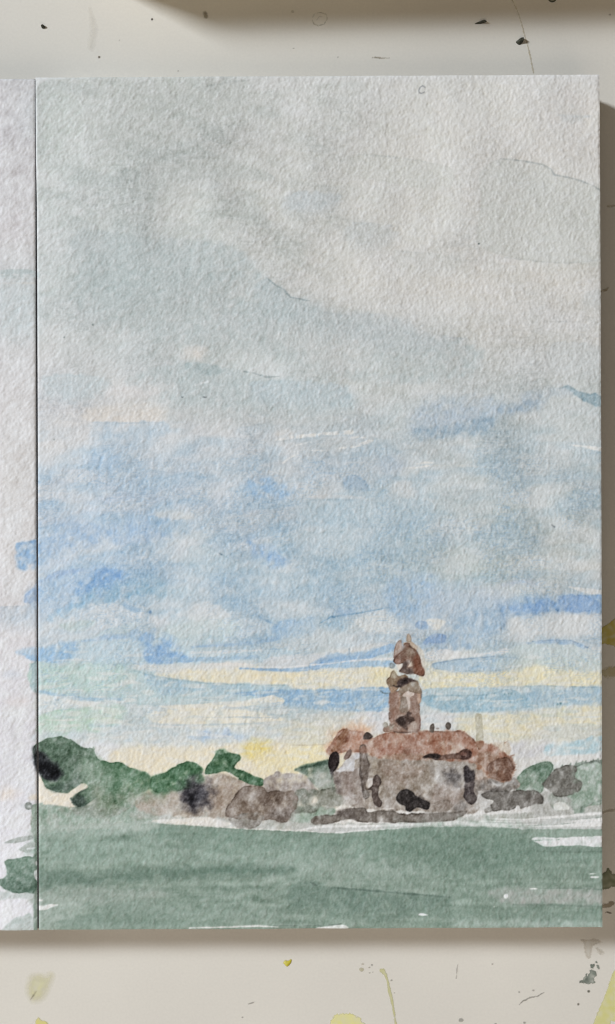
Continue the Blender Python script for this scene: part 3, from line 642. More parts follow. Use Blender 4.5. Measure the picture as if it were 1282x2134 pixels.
# ---- church walls
t_wall = tag('painted_wall')
P([(694,1607),(712,1596),(730,1575),(760,1570),(790,1578),(905,1580),(990,1584),(1000,1598),(1018,1622),(1070,1620),(1080,1644),(1014,1646),(996,1656),(1000,1686),(974,1696),(898,1692),(794,1687),(740,1682),(716,1664),(700,1640)],
  (152,143,134), op=.97, soft=1.6, rough=2, mot=.3, tg=t_wall)
P([(697,1608),(735,1600),(756,1606),(760,1660),(740,1680),(716,1660),(700,1640)], (148,138,131), op=.8, soft=4, rough=3, mot=.4)
P([(715,1600),(735,1600),(735,1660),(718,1650)], (138,124,117), op=.5, soft=7, rough=4)
L([(700,1612,3),(706,1636,6),(704,1648,4)], (104,94,90), op=.6, soft=5, rough=3, mot=.5)
P([(780,1590),(880,1588),(900,1600),(895,1640),(830,1645),(790,1660),(780,1620)], (146,136,124), op=.6, soft=9, rough=4, mot=.4)
P([(800,1590),(860,1590),(880,1612),(820,1640),(800,1620)], (160,142,132), op=.4, soft=10, rough=5)
P([(905,1586),(960,1588),(968,1600),(966,1650),(930,1640),(905,1640),(900,1610)], (172,168,163), op=.75, soft=6, rough=4, mot=.4)
L([(908,1586,1.5),(908,1606,2.4),(912,1616,2),(904,1636,2.5)], (200,197,192), op=.7, soft=2, rough=2.5)
P([(926,1612),(940,1605),(952,1612),(958,1628),(946,1634),(932,1626)], (92,88,87), op=.85, soft=8, rough=4, mot=.5)
P([(905,1640),(940,1634),(962,1645),(964,1672),(930,1684),(904,1678)], (164,152,145), op=.6, soft=7, rough=4, mot=.3)
E(944,1630,16,10,(116,112,110), op=.5, soft=6, rough=4, mot=.5)
P([(948,1680),(962,1668),(972,1672),(968,1690),(950,1694)], (112,108,105), op=.6, soft=5, rough=3)
P([(990,1610),(1012,1604),(1026,1616),(1016,1626),(996,1632)], (176,160,149), op=.7, soft=4, rough=3)
P([(994,1630),(1016,1624),(1036,1630),(1050,1645),(1020,1655),(1000,1655),(994,1645)], (110,105,101), op=.8, soft=5, rough=4, mot=.6)
P([(1036,1624),(1072,1622),(1078,1645),(1050,1648)], (138,134,129), op=.8, soft=3, rough=3, mot=.5)
for pts in ([(1024,1627,1),(1030,1634,1.8),(1040,1637,1.4)], [(1048,1640,1),(1056,1632,1.8),(1066,1626,1.2)], [(998,1650,1),(1004,1662,2.5),(1012,1668,3)]):
    L(pts, (190,188,184), op=.8, soft=1.2, rough=1.5)
P([(992,1664),(1004,1655),(1014,1666),(1026,1670),(1022,1684),(1004,1690),(990,1684)], (184,182,178), op=.85, soft=3, rough=2)
P([(715,1656),(738,1668),(742,1676),(728,1680),(714,1672)], (186,182,176), op=.8, soft=3, rough=2)
L([(792,1686,.8),(806,1685,1.4),(822,1684,.8)], (216,212,206), op=.8, soft=1, rough=.5)
# light unpainted wall patch
P([(730,1568),(751,1567),(750,1578),(740,1586),(738,1606),(726,1604),(706,1608),(714,1594),(722,1580)], (204,204,206), op=.92, soft=1.6, rough=1.6, mot=.15)
L([(702,1606,1),(716,1605,1.8),(732,1606,1.2)], (214,213,212), op=.8, soft=1.2, rough=1)
# ---- roof
P([(676,1552),(690,1528),(715,1508),(760,1504),(775,1526),(740,1560),(700,1576),(684,1568)], (212,188,166), op=.75, soft=11, rough=5, mot=.3)
t_roof = tag('painted_roof')
P([(681,1568),(690,1549),(704,1528),(716,1519),(736,1522),(757,1524),(770,1536),(782,1536),(801,1527),(836,1525),(873,1522),(930,1524),(968,1524),(983,1537),(993,1548),(1010,1548),(1035,1554),(1048,1566),(1068,1583),(1072,1598),(1066,1616),(1059,1626),(1022,1622),(1010,1604),(990,1590),(930,1584),(826,1582),(776,1576),(765,1569),(730,1567),(706,1569),(690,1574)],
  (166,125,106), op=.96, soft=(1.2,4), rough=2, mot=.3, edge=.2, tg=t_roof)
P([(690,1560),(702,1540),(714,1522),(724,1518),(726,1535),(714,1556),(700,1568)], (146,104,80), op=.8, soft=3, rough=2, mot=.35, edge=.3)
P([(728,1524),(756,1524),(762,1545),(745,1565),(722,1560)], (192,152,132), op=.7, soft=8, rough=3)
L([(716,1545,2),(726,1536,3),(724,1550,2)], (132,92,76), op=.5, soft=3, rough=2)
P([(786,1560),(830,1556),(870,1562),(868,1578),(800,1576)], (158,112,94), op=.6, soft=6, rough=4, mot=.6)
P([(844,1538),(862,1536),(868,1550),(850,1554)], (150,106,88), op=.6, soft=6, rough=4, mot=.6)
P([(930,1528),(960,1528),(972,1544),(948,1552)], (164,118,98), op=.5, soft=6, rough=4, mot=.5)
P([(838,1568),(850,1558),(866,1566),(864,1576),(846,1578)], (134,102,88), op=.5, soft=3, rough=2, edge=.15)
P([(800,1574),(840,1570),(900,1574),(890,1583),(820,1582)], (158,136,116), op=.55, soft=3, rough=3)
P([(995,1570),(1020,1566),(1062,1582),(1072,1598),(1066,1616),(1058,1626),(1022,1622),(1008,1604),(994,1600)], (146,112,92), op=.85, soft=4, rough=3, mot=.3)
P([(1020,1592),(1046,1578),(1062,1582),(1072,1598),(1066,1614),(1060,1626),(1024,1622),(1016,1606)], (118,87,72), op=.8, soft=3, rough=2.5, mot=.4, edge=.3)
P([(1018,1548),(1046,1546),(1062,1550),(1060,1572),(1048,1568),(1036,1556)], (196,184,168), op=.75, soft=3, rough=3)
for a, b, c2, d2 in ((1052,1548,1060,1543),(1064,1576,1072,1573),(1070,1594,1078,1592),(1069,1606,1076,1604),(1066,1618,1073,1615)):
    L([(a,b,1.4),(c2,d2,.5)], (150,120,104), op=.7, soft=1, rough=.8)
L([(881,1523,.6),(900,1525,1),(960,1524,.8),(985,1539,1),(994,1549,.8)], (116,88,74), op=.6, soft=1, rough=.4)
m_ = ((TAG == t_roof)*1.0)[..., None]
C *= 1 + m_*np.clip(.15*N30 + .06*N9 + .12*N90, -.4, .5)[..., None]
C[:] = C*(1 - .17*m_) + C.mean(-1, keepdims=True)*.17*m_
m_ = ((TAG == t_wall)*1.0)[..., None]
C *= 1 + m_*np.clip(.13*N30 + .06*N9 + .10*N90, -.4, .45)[..., None]
# dark eave stroke
t_eave = tag('painted_eave')
P([(881,1579),(893,1572),(907,1570),(920,1574),(938,1571),(954,1569),(963,1562),(974,1561),(983,1569),(980,1579),(969,1583),(942,1582),(912,1585),(900,1581)], (100,78,69), op=.95, soft=1.1, rough=.8, mot=.15, edge=.35, tg=t_eave)
P([(882,1579),(893,1572),(907,1571),(918,1574),(912,1582),(898,1580)], (44,37,35), op=.9, soft=2, rough=.8)
P([(966,1566),(978,1564),(983,1570),(979,1579),(968,1582),(960,1580)], (60,42,38), op=.85, soft=2.5, rough=1)
E(966,1571,6,4,(112,80,70), op=.7, soft=2)
# pole
t_pole = tag('painted_chimney')
P([(990,1491),(997,1487),(1005,1492),(1007,1518),(1008,1545),(1004,1558),(998,1562),(993,1552),(992,1518)], (180,176,158), op=.95, soft=.9, rough=.4, mot=.15, edge=.3, ew=1.8, tg=t_pole)
P([(992,1546),(1008,1545),(1004,1558),(998,1562)], (146,112,94), op=.9, soft=1.8, rough=.5, edge=.25)
# ridge ornaments
for pts in ([(896,1524),(896,1514),(901,1508),(905,1510),(905,1520),(903,1527)], [(928,1512),(933,1505),(939,1508),(940,1515),(936,1521),(931,1519)]):
    P(pts, (104,96,89), op=.97, soft=.9, rough=.4, edge=.35, tg=tag('painted_ornament'))
L([(911,1518,1),(914,1518,1.3)], (140,130,125), op=.7)
# tower
P([(868,1344),(876,1350),(884,1366),(887,1398),(886,1412),(878,1412),(874,1370)], (208,203,192), op=.7, soft=1.5, rough=1, edge=.12)
t_tow = tag('painted_tower')
P([(812,1444),(826,1440),(850,1440),(877,1442),(877,1460),(874,1467),(875,1480),(876,1498),(874,1523),(850,1526),(820,1525),(801,1526),(800,1516),(814,1510),(810,1500),(811,1489),(812,1466)], (147,124,111), op=.97, soft=1, rough=.9, mot=.25, edge=.42, ew=1.8, tg=t_tow)
P([(814,1446),(832,1444),(834,1470),(826,1500),(814,1505),(812,1470)], (136,108,95), op=.65, soft=3, rough=2, mot=.5)
P([(836,1452),(846,1452),(852,1476),(846,1486),(834,1482),(834,1462)], (138,128,117), op=.75, soft=1.5, rough=1, edge=.12)
P([(858,1450),(870,1446),(874,1480),(874,1520),(858,1520),(856,1480)], (140,118,107), op=.65, soft=3, rough=2, mot=.4)
P([(870,1444),(876,1446),(877,1462),(871,1466)], (200,174,154), op=.7, soft=1.2, rough=.6)
L([(832,1452,1),(833,1466,1.8),(831,1474,1)], (196,170,152), op=.6, soft=1.2)
L([(812,1486,1),(811,1492,1.6),(812,1498,1)], (90,74,68), op=.7, soft=1)
L([(875,1494,.8),(876,1508,1.2),(873,1521,.8)], (112,84,76), op=.6, soft=1)
P([(806,1420),(812,1410),(817,1399),(823,1398),(830,1409),(842,1406),(850,1411),(846,1424),(834,1432),(824,1440),(815,1443),(811,1432)], (134,114,95), op=.95, soft=1, rough=1, mot=.3, edge=.42, ew=1.8, tg=t_tow)
P([(817,1400),(823,1399),(828,1408),(822,1414),(815,1410)], (172,166,146), op=.7, soft=1.5, rough=.8)
P([(808,1418),(820,1412),(828,1418),(824,1430),(812,1430)], (112,94,74), op=.6, soft=3, rough=1.5, mot=.4)
P([(814,1432),(824,1430),(830,1434),(826,1441),(816,1443)], (178,154,134), op=.7, soft=1.5, rough=1)
P([(834,1428),(842,1420),(856,1416),(871,1420),(875,1430),(878,1445),(864,1443),(850,1440),(840,1446),(836,1451),(831,1443)], (134,118,102), op=.95, soft=1, rough=.8, mot=.25, edge=.42, ew=1.8, tg=t_tow)
P([(830,1420),(836,1414),(848,1413),(858,1415),(868,1419),(856,1420),(848,1425),(838,1430),(830,1432)], (62,50,47), op=.9, soft=2.2, rough=1.5, mot=.2)
P([(834,1420),(842,1416),(850,1418),(846,1425),(836,1428)], (38,31,30), op=.85, soft=2, rough=1.2)
L([(820,1429,1),(828,1432,1.4),(836,1430,1.6)], (48,40,38), op=.85, soft=1)
E(832,1434,1.8,1.6,(222,214,204), op=.9, soft=.9, rough=.2)
t_win = tag('painted_window')
P([(840,1447),(847,1441),(856,1442),(863,1444),(862,1449),(856,1453),(855,1470),(853,1478),(850,1468),(847,1454),(841,1451)], (204,193,184), op=.88, soft=1.1, rough=.9, tg=t_win)
P([(824,1503),(833,1494),(846,1493),(851,1483),(857,1486),(856,1492),(863,1493),(864,1502),(856,1506),(851,1514),(849,1522),(841,1517),(832,1511)], (66,53,48), op=.92, soft=2.2, rough=2.4, mot=.25)
P([(828,1502),(838,1496),(846,1500),(846,1512),(836,1512)], (48,38,35), op=.8, soft=3, rough=2)
P([(856,1506),(866,1504),(868,1522),(850,1524),(854,1514)], (180,168,158), op=.7, soft=2, rough=1.5)
for x, y, r in ((803,1511,5.5),(815,1515,5)):
    E(x,y,r,r*1.1,(168,163,152), op=.8, soft=1, rough=.5, edge=.35, ew=1.6)
L([(812,1508,1),(816,1512,1.6),(822,1508,1),(828,1514,1.4),(832,1518,1)], (96,78,68), op=.6, soft=1, rough=1)
L([(820,1525,.7),(835,1527,1.3),(856,1526,.7)], (66,50,44), op=.8, soft=.9, rough=.4)
# dome
t_dome = tag('painted_dome')
P([(825,1343),(830,1336),(835,1334),(838,1340),(840,1351),(832,1364),(826,1372),(821,1372),(821,1358)], (164,146,135), op=.95, soft=.9, rough=.6, mot=.2, edge=.42, ew=1.8, tg=t_dome)
P([(840,1341),(846,1337),(856,1337),(864,1342),(870,1348),(868,1356),(858,1350),(846,1346)], (182,166,148), op=.9, soft=1, rough=.7, edge=.15, tg=t_dome)
P([(841,1343),(848,1339),(853,1341),(856,1348),(867,1354),(873,1364),(878,1380),(881,1394),(885,1401),(881,1409),(864,1404),(846,1404),(834,1401),(832,1397),(838,1391),(840,1382),(831,1384),(822,1381),(821,1373),(830,1363),(839,1354)],
  (114,88,75), op=.97, soft=1, rough=.7, mot=.25, edge=.42, ew=1.8, tg=t_dome)
P([(833,1398),(840,1388),(842,1378),(852,1376),(848,1392),(858,1393),(862,1403),(846,1404)], (80,68,63), op=.75, soft=2.5, rough=1, mot=.3)
P([(862,1372),(872,1364),(879,1384),(885,1401),(880,1408),(864,1402),(862,1386)], (118,80,64), op=.75, soft=3, rough=1, mot=.3)
P([(845,1352),(862,1354),(864,1366),(850,1370),(842,1362)], (134,116,102), op=.6, soft=4, rough=2, mot=.5)
L([(853,1341,1),(853,1345,1.6),(858,1350,1.2)], (84,66,58), op=.7, soft=1)
L([(822,1370,1.5),(828,1364,1.5)], (88,62,56), op=.7, soft=1.2)
P([(824,1374),(834,1374),(836,1382),(826,1383)], (160,132,122), op=.7, soft=2, rough=1)
P([(857,1379),(850,1390),(861,1388)], (220,210,196), sm=0, op=.95, soft=.9, rough=.3)
P([(824,1384),(832,1383),(838,1384),(836,1392),(832,1396),(827,1390)], (220,213,203), op=.9, soft=1.2, rough=.6)
t_fin = tag('painted_finial')
P([(848,1323),(852,1320),(856,1326),(857,1337),(848,1336)], (176,162,147), op=.95, soft=.9, rough=.4, edge=.3, ew=1.6, tg=t_fin)
P([(812,1384),(817,1381),(823,1386),(820,1393),(813,1392)], (140,148,152), op=.85, soft=1.4, rough=.6, edge=.15)
L([(793,1440,.6),(800,1445,1.1),(812,1445,.9)], (74,84,82), op=.8, soft=.9, rough=.2)
# dark brush marks on the church
t_dk = tag('painted_opening')
P([(757,1536),(760,1529),(766,1526),(774,1530),(778,1536),(770,1541),(758,1541)], (70,61,57), op=.97, soft=1, rough=.6, edge=.3, tg=t_dk)
P([(684,1590),(687,1576),(693,1568),(702,1567),(707,1576),(707,1590),(702,1602),(694,1608),(687,1602)], (44,37,37), op=.98, soft=1, rough=.7, mot=.04, edge=.2, tg=tag('painted_opening'))
L([(691,1604,3),(693,1616,3),(691,1622,1.5)], (62,58,58), op=.8, soft=2)
P([(717,1580),(722,1567),(730,1562),(733,1566),(730,1576),(722,1583)], (124,106,98), op=.92, soft=1.1, rough=.7, edge=.25, tg=tag('painted_opening'))
t_op = tag('painted_opening')
P([(749,1559),(755,1553),(763,1556),(766,1578),(770,1592),(769,1608),(766,1622),(763,1630),(764,1646),(771,1655),(769,1662),(761,1665),(756,1657),(754,1630),(749,1612),(750,1580)], (108,98,91), op=.95, soft=1.2, rough=.9, mot=.25, edge=.35, tg=t_op)
P([(750,1559),(756,1554),(763,1557),(765,1570),(752,1570)], (140,110,96), op=.75, soft=3, rough=1)
P([(755,1570),(766,1574),(766,1580),(752,1580)], (150,142,136), op=.6, soft=3, rough=1.5)
P([(756,1648),(766,1646),(771,1655),(769,1661),(760,1664)], (136,132,126), op=.7, soft=2, edge=.3)
L([(751,1600,1.2),(753,1620,2),(755,1640,1.6),(757,1656,1)], (66,58,54), op=.6, soft=1.4)
P([(765,1628),(770,1622),(778,1621),(776,1634),(766,1642)], (208,203,198), op=.95, soft=.9, rough=.7)
t_op2 = tag('painted_opening')
P([(777,1622),(785,1614),(792,1620),(795,1629),(790,1640),(789,1658),(796,1670),(792,1683),(779,1675),(775,1660),(775,1648),(766,1645),(776,1637)], (86,75,70), op=.97, soft=1, rough=.9, mot=.2, edge=.3, tg=t_op2)
L([(776,1636,.8),(784,1633,1.6),(792,1634,.8)], (136,120,112), op=.6, soft=1.4)
t_op3 = tag('painted_opening')
P([(825,1663),(833,1650),(846,1645),(859,1650),(866,1659),(880,1665),(896,1673),(892,1687),(870,1684),(856,1691),(845,1687),(844,1680),(833,1676)], (43,39,38), op=.98, soft=1.1, rough=1.3, mot=.06, edge=.2, tg=t_op3)
L([(868,1660,1.5),(876,1661,2.5),(882,1664,2)], (88,82,78), op=.6, soft=2, rough=2)
t_op4 = tag('painted_opening')
P([(968,1598),(975,1596),(980,1604),(984,1606),(989,1605),(990,1626),(989,1652),(995,1663),(989,1675),(981,1677),(972,1670),(967,1660),(969,1640),(967,1618)], (72,65,65), op=.96, soft=1.1, rough=1.1, mot=.25, edge=.3, tg=t_op4)
P([(968,1600),(976,1598),(980,1606),(988,1608),(988,1624),(970,1630)], (46,42,44), op=.8, soft=3, rough=1.5)
P([(974,1658),(990,1656),(994,1664),(984,1674),(974,1670)], (104,98,94), op=.7, soft=3, rough=1.5)
L([(978,1630,1),(976,1644,1.4),(980,1652,1)], (138,132,130), op=.6, soft=1.2)
# bushes in front
t_b6 = tag('painted_bush')
P([(1003,1657),(1012,1652),(1025,1647),(1050,1648),(1081,1647),(1097,1647),(1114,1646),(1125,1653),(1133,1662),(1131,1675),(1115,1676),(1087,1684),(1078,1679),(1064,1688),(1040,1689),(1027,1690),(1023,1679),(1028,1669),(1013,1665)], (108,104,99), op=.97, soft=1.2, rough=1.6, mot=.25, edge=.4, tg=t_b6)
P([(1009,1687),(1016,1682),(1026,1686),(1022,1692),(1012,1694)], (150,148,143), op=.85, soft=1.2, edge=.3)
L([(1064,1686,1),(1070,1680,1.4),(1076,1679,1)], (176,174,170), op=.6, soft=1.2)
t_b7 = tag('painted_bush')
P([(903,1676),(916,1668),(934,1667),(942,1676),(940,1687),(922,1692),(905,1689)], (140,130,121), op=.8, soft=1.5, rough=1.2, edge=.25, tg=t_b7)
t_hd = tag('painted_hedge')
P([(647,1711),(655,1702),(674,1699),(704,1698),(715,1687),(734,1684),(758,1683),(766,1692),(782,1690),(808,1688),(826,1690),(838,1696),(880,1695),(940,1693),(974,1690),(964,1702),(941,1710),(891,1714),(826,1714),(758,1714),(730,1708),(705,1712),(687,1717),(659,1720)], (114,107,100), op=.96, soft=1.1, rough=1.5, mot=.3, edge=.38, tg=t_hd)
P([(890,1694),(972,1691),(962,1702),(930,1710),(890,1712)], (140,135,129), op=.7, soft=5, rough=3)
P([(700,1690),(760,1686),(764,1700),(720,1708)], (98,90,85), op=.6, soft=5, rough=3, mot=.4)
# pale strip between ground and field
P([(640,1722),(700,1720),(780,1722),(900,1716),(1000,1714),(1100,1708),(1258,1692),(1258,1728),(1100,1728),(980,1722),(880,1722),(780,1730),(700,1737),(640,1730)], (190,192,189), op=.85, soft=2, rough=1.5)
for pts in ([(620,1730,1),(680,1722,3),(760,1722,2.4),(880,1717,2.6),(960,1713,3)], [(880,1718,2),(960,1716,4),(1060,1720,3.4),(1150,1721,2.6),(1258,1716,6)],
            [(700,1736,1.4),(760,1732,2.2),(840,1727,1)], [(1020,1706,1),(1093,1708,2),(1170,1702,2.4),(1258,1694,2.6)], [(1180,1714,1.5),(1258,1706,4)],
            [(1000,1712,1.5),(1080,1712,1.2),(1140,1710,1)], [(640,1726,.8),(690,1722,1.2)]):
    L(pts, (223,223,221), op=.9, soft=1.1, rough=.9)
for pts in ([(1060,1722,.6),(1150,1719,1),(1200,1715,.6)], [(1160,1709,.6),(1220,1706,1),(1258,1702,.8)]):
    L(pts, (140,150,143), op=.6, soft=1)
# ---- the green field
t_field = tag('painted_field')
P([(70,1728),(200,1726),(325,1716),(400,1720),(480,1727),(560,1730),(640,1733),(700,1738),(800,1729),(880,1723),(1000,1723),(1120,1729),(1190,1728),(1262,1729),(1262,1945),(660,1945),(400,1945),(70,1945)],
  (130,150,136), op=.97, soft=1.4, rough=1.0, mot=.02, edge=.1, sm=0, tg=t_field)
sl = YY > 1716
FM = sst(1716, 1745, YY)*(XX > 78)*(TAG == t_field)
C += (FM*(-.07*NST - .06*N90 - .03*NSTV*np.clip(1+.8*N90, 0, 2) - .05*NSK3 - .05*NSK2))[..., None]*np.array([1.08, .88, 1.0], np.float32)
P([(78,1722),(180,1716),(300,1712),(330,1718),(310,1732),(180,1738),(78,1744)], (174,186,176), op=.8, soft=7, rough=3, tg=t_field)
L([(80,1742,3),(140,1736,4),(230,1730,3)], (136,158,145), op=.6, soft=3, rough=1.5, dry=.2)
P([(320,1726),(500,1732),(700,1742),(880,1728),(1100,1732),(1256,1768),(1256,1800),(1000,1810),(700,1790),(400,1770)], (124,149,135), op=.5, soft=(3,30), rough=5, mot=.3)
P([(820,1745),(960,1735),(1090,1740),(1130,1770),(1050,1820),(900,1815),(800,1790)], (113,136,122), op=.75, soft=34, rough=8, mot=.3)
P([(80,1745),(200,1745),(350,1760),(350,1800),(200,1808),(80,1800)], (150,172,160), op=.5, soft=22, rough=6, mot=.4)
P([(330,1770),(520,1765),(660,1780),(650,1815),(480,1805),(350,1800)], (152,173,161), op=.45, soft=20, rough=6, mot=.4)
P([(560,1780),(760,1780),(900,1810),(840,1840),(660,1835),(560,1815)], (156,172,161), op=.5, soft=22, rough=6, mot=.4)
P([(78,1818),(200,1818),(320,1812),(460,1806),(600,1806),(600,1820),(440,1828),(300,1836),(160,1846),(78,1852)], (108,131,118), op=.85, soft=9, rough=3, mot=.3)
L([(300,1820,3),(420,1814,5),(560,1816,3)], (100,126,112), op=.45, soft=5)
P([(78,1856),(200,1848),(340,1856),(330,1880),(200,1885),(78,1890)], (156,168,158), op=.6, soft=10, rough=4)
P([(620,1840),(660,1838),(700,1850),(830,1860),(940,1872),(900,1900),(760,1910),(640,1890),(600,1870)], (114,136,124), op=.7, soft=(4,22), rough=4, mot=.3)
L([(690,1850,1),(760,1855,1.6),(830,1861,1.8),(940,1870,1)], (92,112,102), op=.85, soft=2)
L([(648,1838,1),(655,1843,2),(660,1845,1)], (86,104,94), op=.7, soft=1.4)
P([(600,1860),(650,1850),(660,1880),(620,1900)], (106,128,116), op=.5, soft=14, rough=5)
P([(80,1872),(130,1875),(180,1880),(170,1910),(130,1925),(120,1945),(80,1945)], (166,180,170), op=.7, soft=9, rough=4, mot=.3)
L([(82,1892,4.5),(96,1891,5),(108,1888,3.5),(120,1886,1.5)], (224,224,221), op=.95, soft=1.2, rough=1)
L([(80,1876,1.4),(88,1876,1)], (216,216,212), op=.8, soft=1)
P([(122,1921),(150,1914),(200,1900),(260,1890),(360,1892),(360,1945),(160,1945),(150,1932)], (124,145,132), op=.65, soft=('x',1.2,30), rough=2, mot=.3)
P([(160,1920),(300,1925),(420,1935),(420,1945),(130,1945)], (152,170,159), op=.4, soft=10, rough=4)
P([(240,1880),(420,1890),(600,1900),(600,1920),(420,1915),(260,1905)], (142,160,148), op=.5, soft=12, rough=4, mot=.4)
L([(320,1862,.8),(420,1866,1.4),(520,1868,1)], (150,165,155), op=.6, soft=2)
P([(1020,1856),(1100,1852),(1180,1854),(1262,1854),(1262,1885),(1180,1884),(1080,1884),(1050,1880)], (166,171,164), op=.75, soft=6, rough=3, mot=.3)
L([(1070,1885,1.5),(1150,1886,2),(1262,1890,2)], (106,126,114), op=.6, soft=2.4, rough=1)
L([(1120,1851,.8),(1190,1851,1.2),(1262,1854,1)], (104,124,112), op=.55, soft=1.5)
P([(900,1900),(1050,1892),(1262,1895),(1262,1920),(1000,1920)], (124,146,133), op=.5, soft=8, rough=4, mot=.4)
P([(960,1920),(1100,1916),(1262,1920),(1262,1940),(980,1940)], (166,182,173), op=.6, soft=6, rough=3, mot=.3)
P([(1128,1762),(1180,1768),(1262,1764),(1262,1774),(1180,1776),(1120,1770)], (118,140,127), op=.6, soft=4)
L([(1120,1774,1),(1190,1776,1.5),(1262,1774,1.2)], (98,118,106), op=.5, soft=1.6)
P([(1110,1730),(1190,1728),(1262,1730),(1262,1744),(1130,1744),(1100,1746)], (150,168,155), op=.7, soft=2, rough=1)
P([(1108,1748),(1128,1744),(1170,1746),(1262,1743),(1262,1764),(1200,1762),(1138,1764),(1120,1756)], (219,220,220), op=.96, soft=1, rough=.9, edge=0)
P([(1108,1748),(1128,1744),(1170,1746),(1262,1743),(1262,1764),(1200,1762),(1138,1764),(1120,1756)], (219,220,220), op=0, soft=1, rough=.9, tg=0)
L([(1106,1752,.8),(1140,1750.5,1.3),(1165,1750,.5)], (140,158,146), op=.8, soft=.9)
for x, y, a, b in ((1054,1868,4.5,5),(1112,1852,9,1.6),(1240,1828,9,1.8),(1030,1889,2,1.6),(1236,1821,7,1)):
    E(x,y,a,b,(226,228,225), op=.95, soft=.9, rough=.6, tg=0)
P([(872,1907),(878,1903.5),(890,1906),(892,1907.5),(880,1909)], (228,230,227), op=.97, soft=.8, rough=.3, edge=0, tg=0)
L([(395,1934,1),(480,1931.5,1.6),(540,1929.5,2),(580,1932,.8)], (222,222,218), op=.9, soft=.9, rough=.6)
P([(660,1934),(690,1930),(706,1927),(720,1928),(726,1935),(700,1942),(660,1942)], (226,226,223), op=.95, soft=.9, rough=.5)
L([(570,1929,.7),(640,1930,.9),(690,1928,.9),(712,1925,.8)], (98,112,104), op=.6, soft=1)
fm_ = ((TAG == t_field)*.16)[..., None]
C[:] = C*(1-fm_) + C.mean(-1, keepdims=True)*fm_
# left page, bottom marks
t_g1 = tag('brush_mark')
P([(9,1795),(30,1789),(56,1785),(68,1786),(80,1779),(80,1800),(75,1812),(71,1824),(77,1840),(76,1850),(69,1862),(54,1860),(37,1862),(14,1855),(-4,1842),(-2,1834),(12,1826),(12,1806)], (132,152,140), grad=(98,119,107), op=.96, soft=1.1, rough=1.3, mot=.25, edge=.22, tg=t_g1)
P([(6,1836),(30,1834),(60,1838),(74,1848),(66,1860),(36,1860),(12,1852)], (96,116,105), op=.6, soft=6, rough=3)
P([(71,1816),(78,1814),(80,1834),(75,1832),(71,1824)], (224,227,228), op=.95, soft=.9, rough=.7)
E(76,1800,2.6,5,(224,227,228), op=.9, soft=1)
P([(-8,1858),(40,1864),(70,1862),(66,1874),(30,1872),(-8,1876)], (188,195,193), op=.8, soft=3, rough=2)
P([(8,1757),(25,1749),(46,1743),(66,1742),(68,1748),(50,1754),(28,1757)], (170,177,173), op=.9, soft=1.2, rough=.7, edge=.12, tg=tag('brush_mark'))
P([(38,1770),(50,1762),(60,1756),(73,1755),(72,1766),(58,1770),(68,1772),(56,1778),(48,1775)], (172,180,175), op=.9, soft=1.1, rough=.8, tg=tag('brush_mark'))
L([(56,1769,.8),(64,1768,1.2),(73,1767,.8)], (218,221,224), op=.9, soft=.9)
P([(8,1934),(22,1920),(38,1909),(52,1908),(62,1906),(70,1916),(78,1912),(72,1930),(60,1942),(0,1942)], (182,191,188), op=.85, soft=2, rough=2, mot=.25, tg=tag('brush_mark'))
E(60,1680,8,8,(150,156,152), op=.92, soft=1, rough=.8, edge=.3, tg=tag('brush_mark'))
E(61,1681,3,2.6,(186,191,188), op=.8, soft=1.6, rough=.3)
E(48,1678,5,4,(200,202,204), op=.7, soft=3)
E(74,1662,14,6,(224,214,196), op=.6, soft=5)
# pencil letter C
L([(886,182,1),(881,178.5,1.2),(876,182,1.3),(873,188,1.3),(874,193,1.2),(879,194.5,1),(885,191.5,.8)], (138,140,142), op=.8, soft=.9, rough=.2)

# the blue pigment leans to cobalt: a little greener and less pure than mixed above
sat = np.clip(C[..., 2] - C[..., 0], 0, 1)
C[..., 1] += .03*sat; C[..., 2] -= .11*sat; C[..., 0] -= .05*sat
# granulation: pigment settles in the hollows of the tooth
C *= (1 + np.clip(-.13*TOOTH + .08*N5, -.45, .5)*(1 - .45*(TAG == t_field)))[..., None]
ALB = (np.exp(np.minimum(C, .02)) * np.array([.808, .822, .848], np.float32)).astype(np.float32)

# ------------------------------------------------------------------ materials
def new_mat(name):
    m = bpy.data.materials.new(name)
    m.use_nodes = True
    nt = m.node_tree
    return m, nt, nt.nodes['Principled BSDF']

m_paper, nt, b = new_mat('painted_paper')
at = nt.nodes.new('ShaderNodeAttribute'); at.attribute_name = 'paint'
nt.links.new(at.outputs['Color'], b.inputs['Base Color'])
b.inputs['Roughness'].default_value = .92
b.inputs['Specular IOR Level'].default_value = .15
nz1 = nt.nodes.new('ShaderNodeTexNoise'); nz1.inputs['Scale'].default_value = 2600; nz1.inputs['Detail'].default_value = 3
tc = nt.nodes.new('ShaderNodeTexCoord')
nt.links.new(tc.outputs['Object'], nz1.inputs['Vector'])
bp = nt.nodes.new('ShaderNodeBump'); bp.inputs['Strength'].default_value = .25; bp.inputs['Distance'].default_value = .00003
nt.links.new(nz1.outputs['Fac'], bp.inputs['Height'])
nt.links.new(bp.outputs['Normal'], b.inputs['Normal'])

m_block, nt, b = new_mat('paper_block')
nzb = nt.nodes.new('ShaderNodeTexNoise'); nzb.inputs['Scale'].default_value = 300
rmp = nt.nodes.new('ShaderNodeValToRGB')
rmp.color_ramp.elements[0].color = (.72, .71, .68, 1); rmp.color_ramp.elements[1].color = (.80, .79, .77, 1)
nt.links.new(nzb.outputs['Fac'], rmp.inputs['Fac']); nt.links.new(rmp.outputs['Color'], b.inputs['Base Color'])
b.inputs['Roughness'].default_value = .9

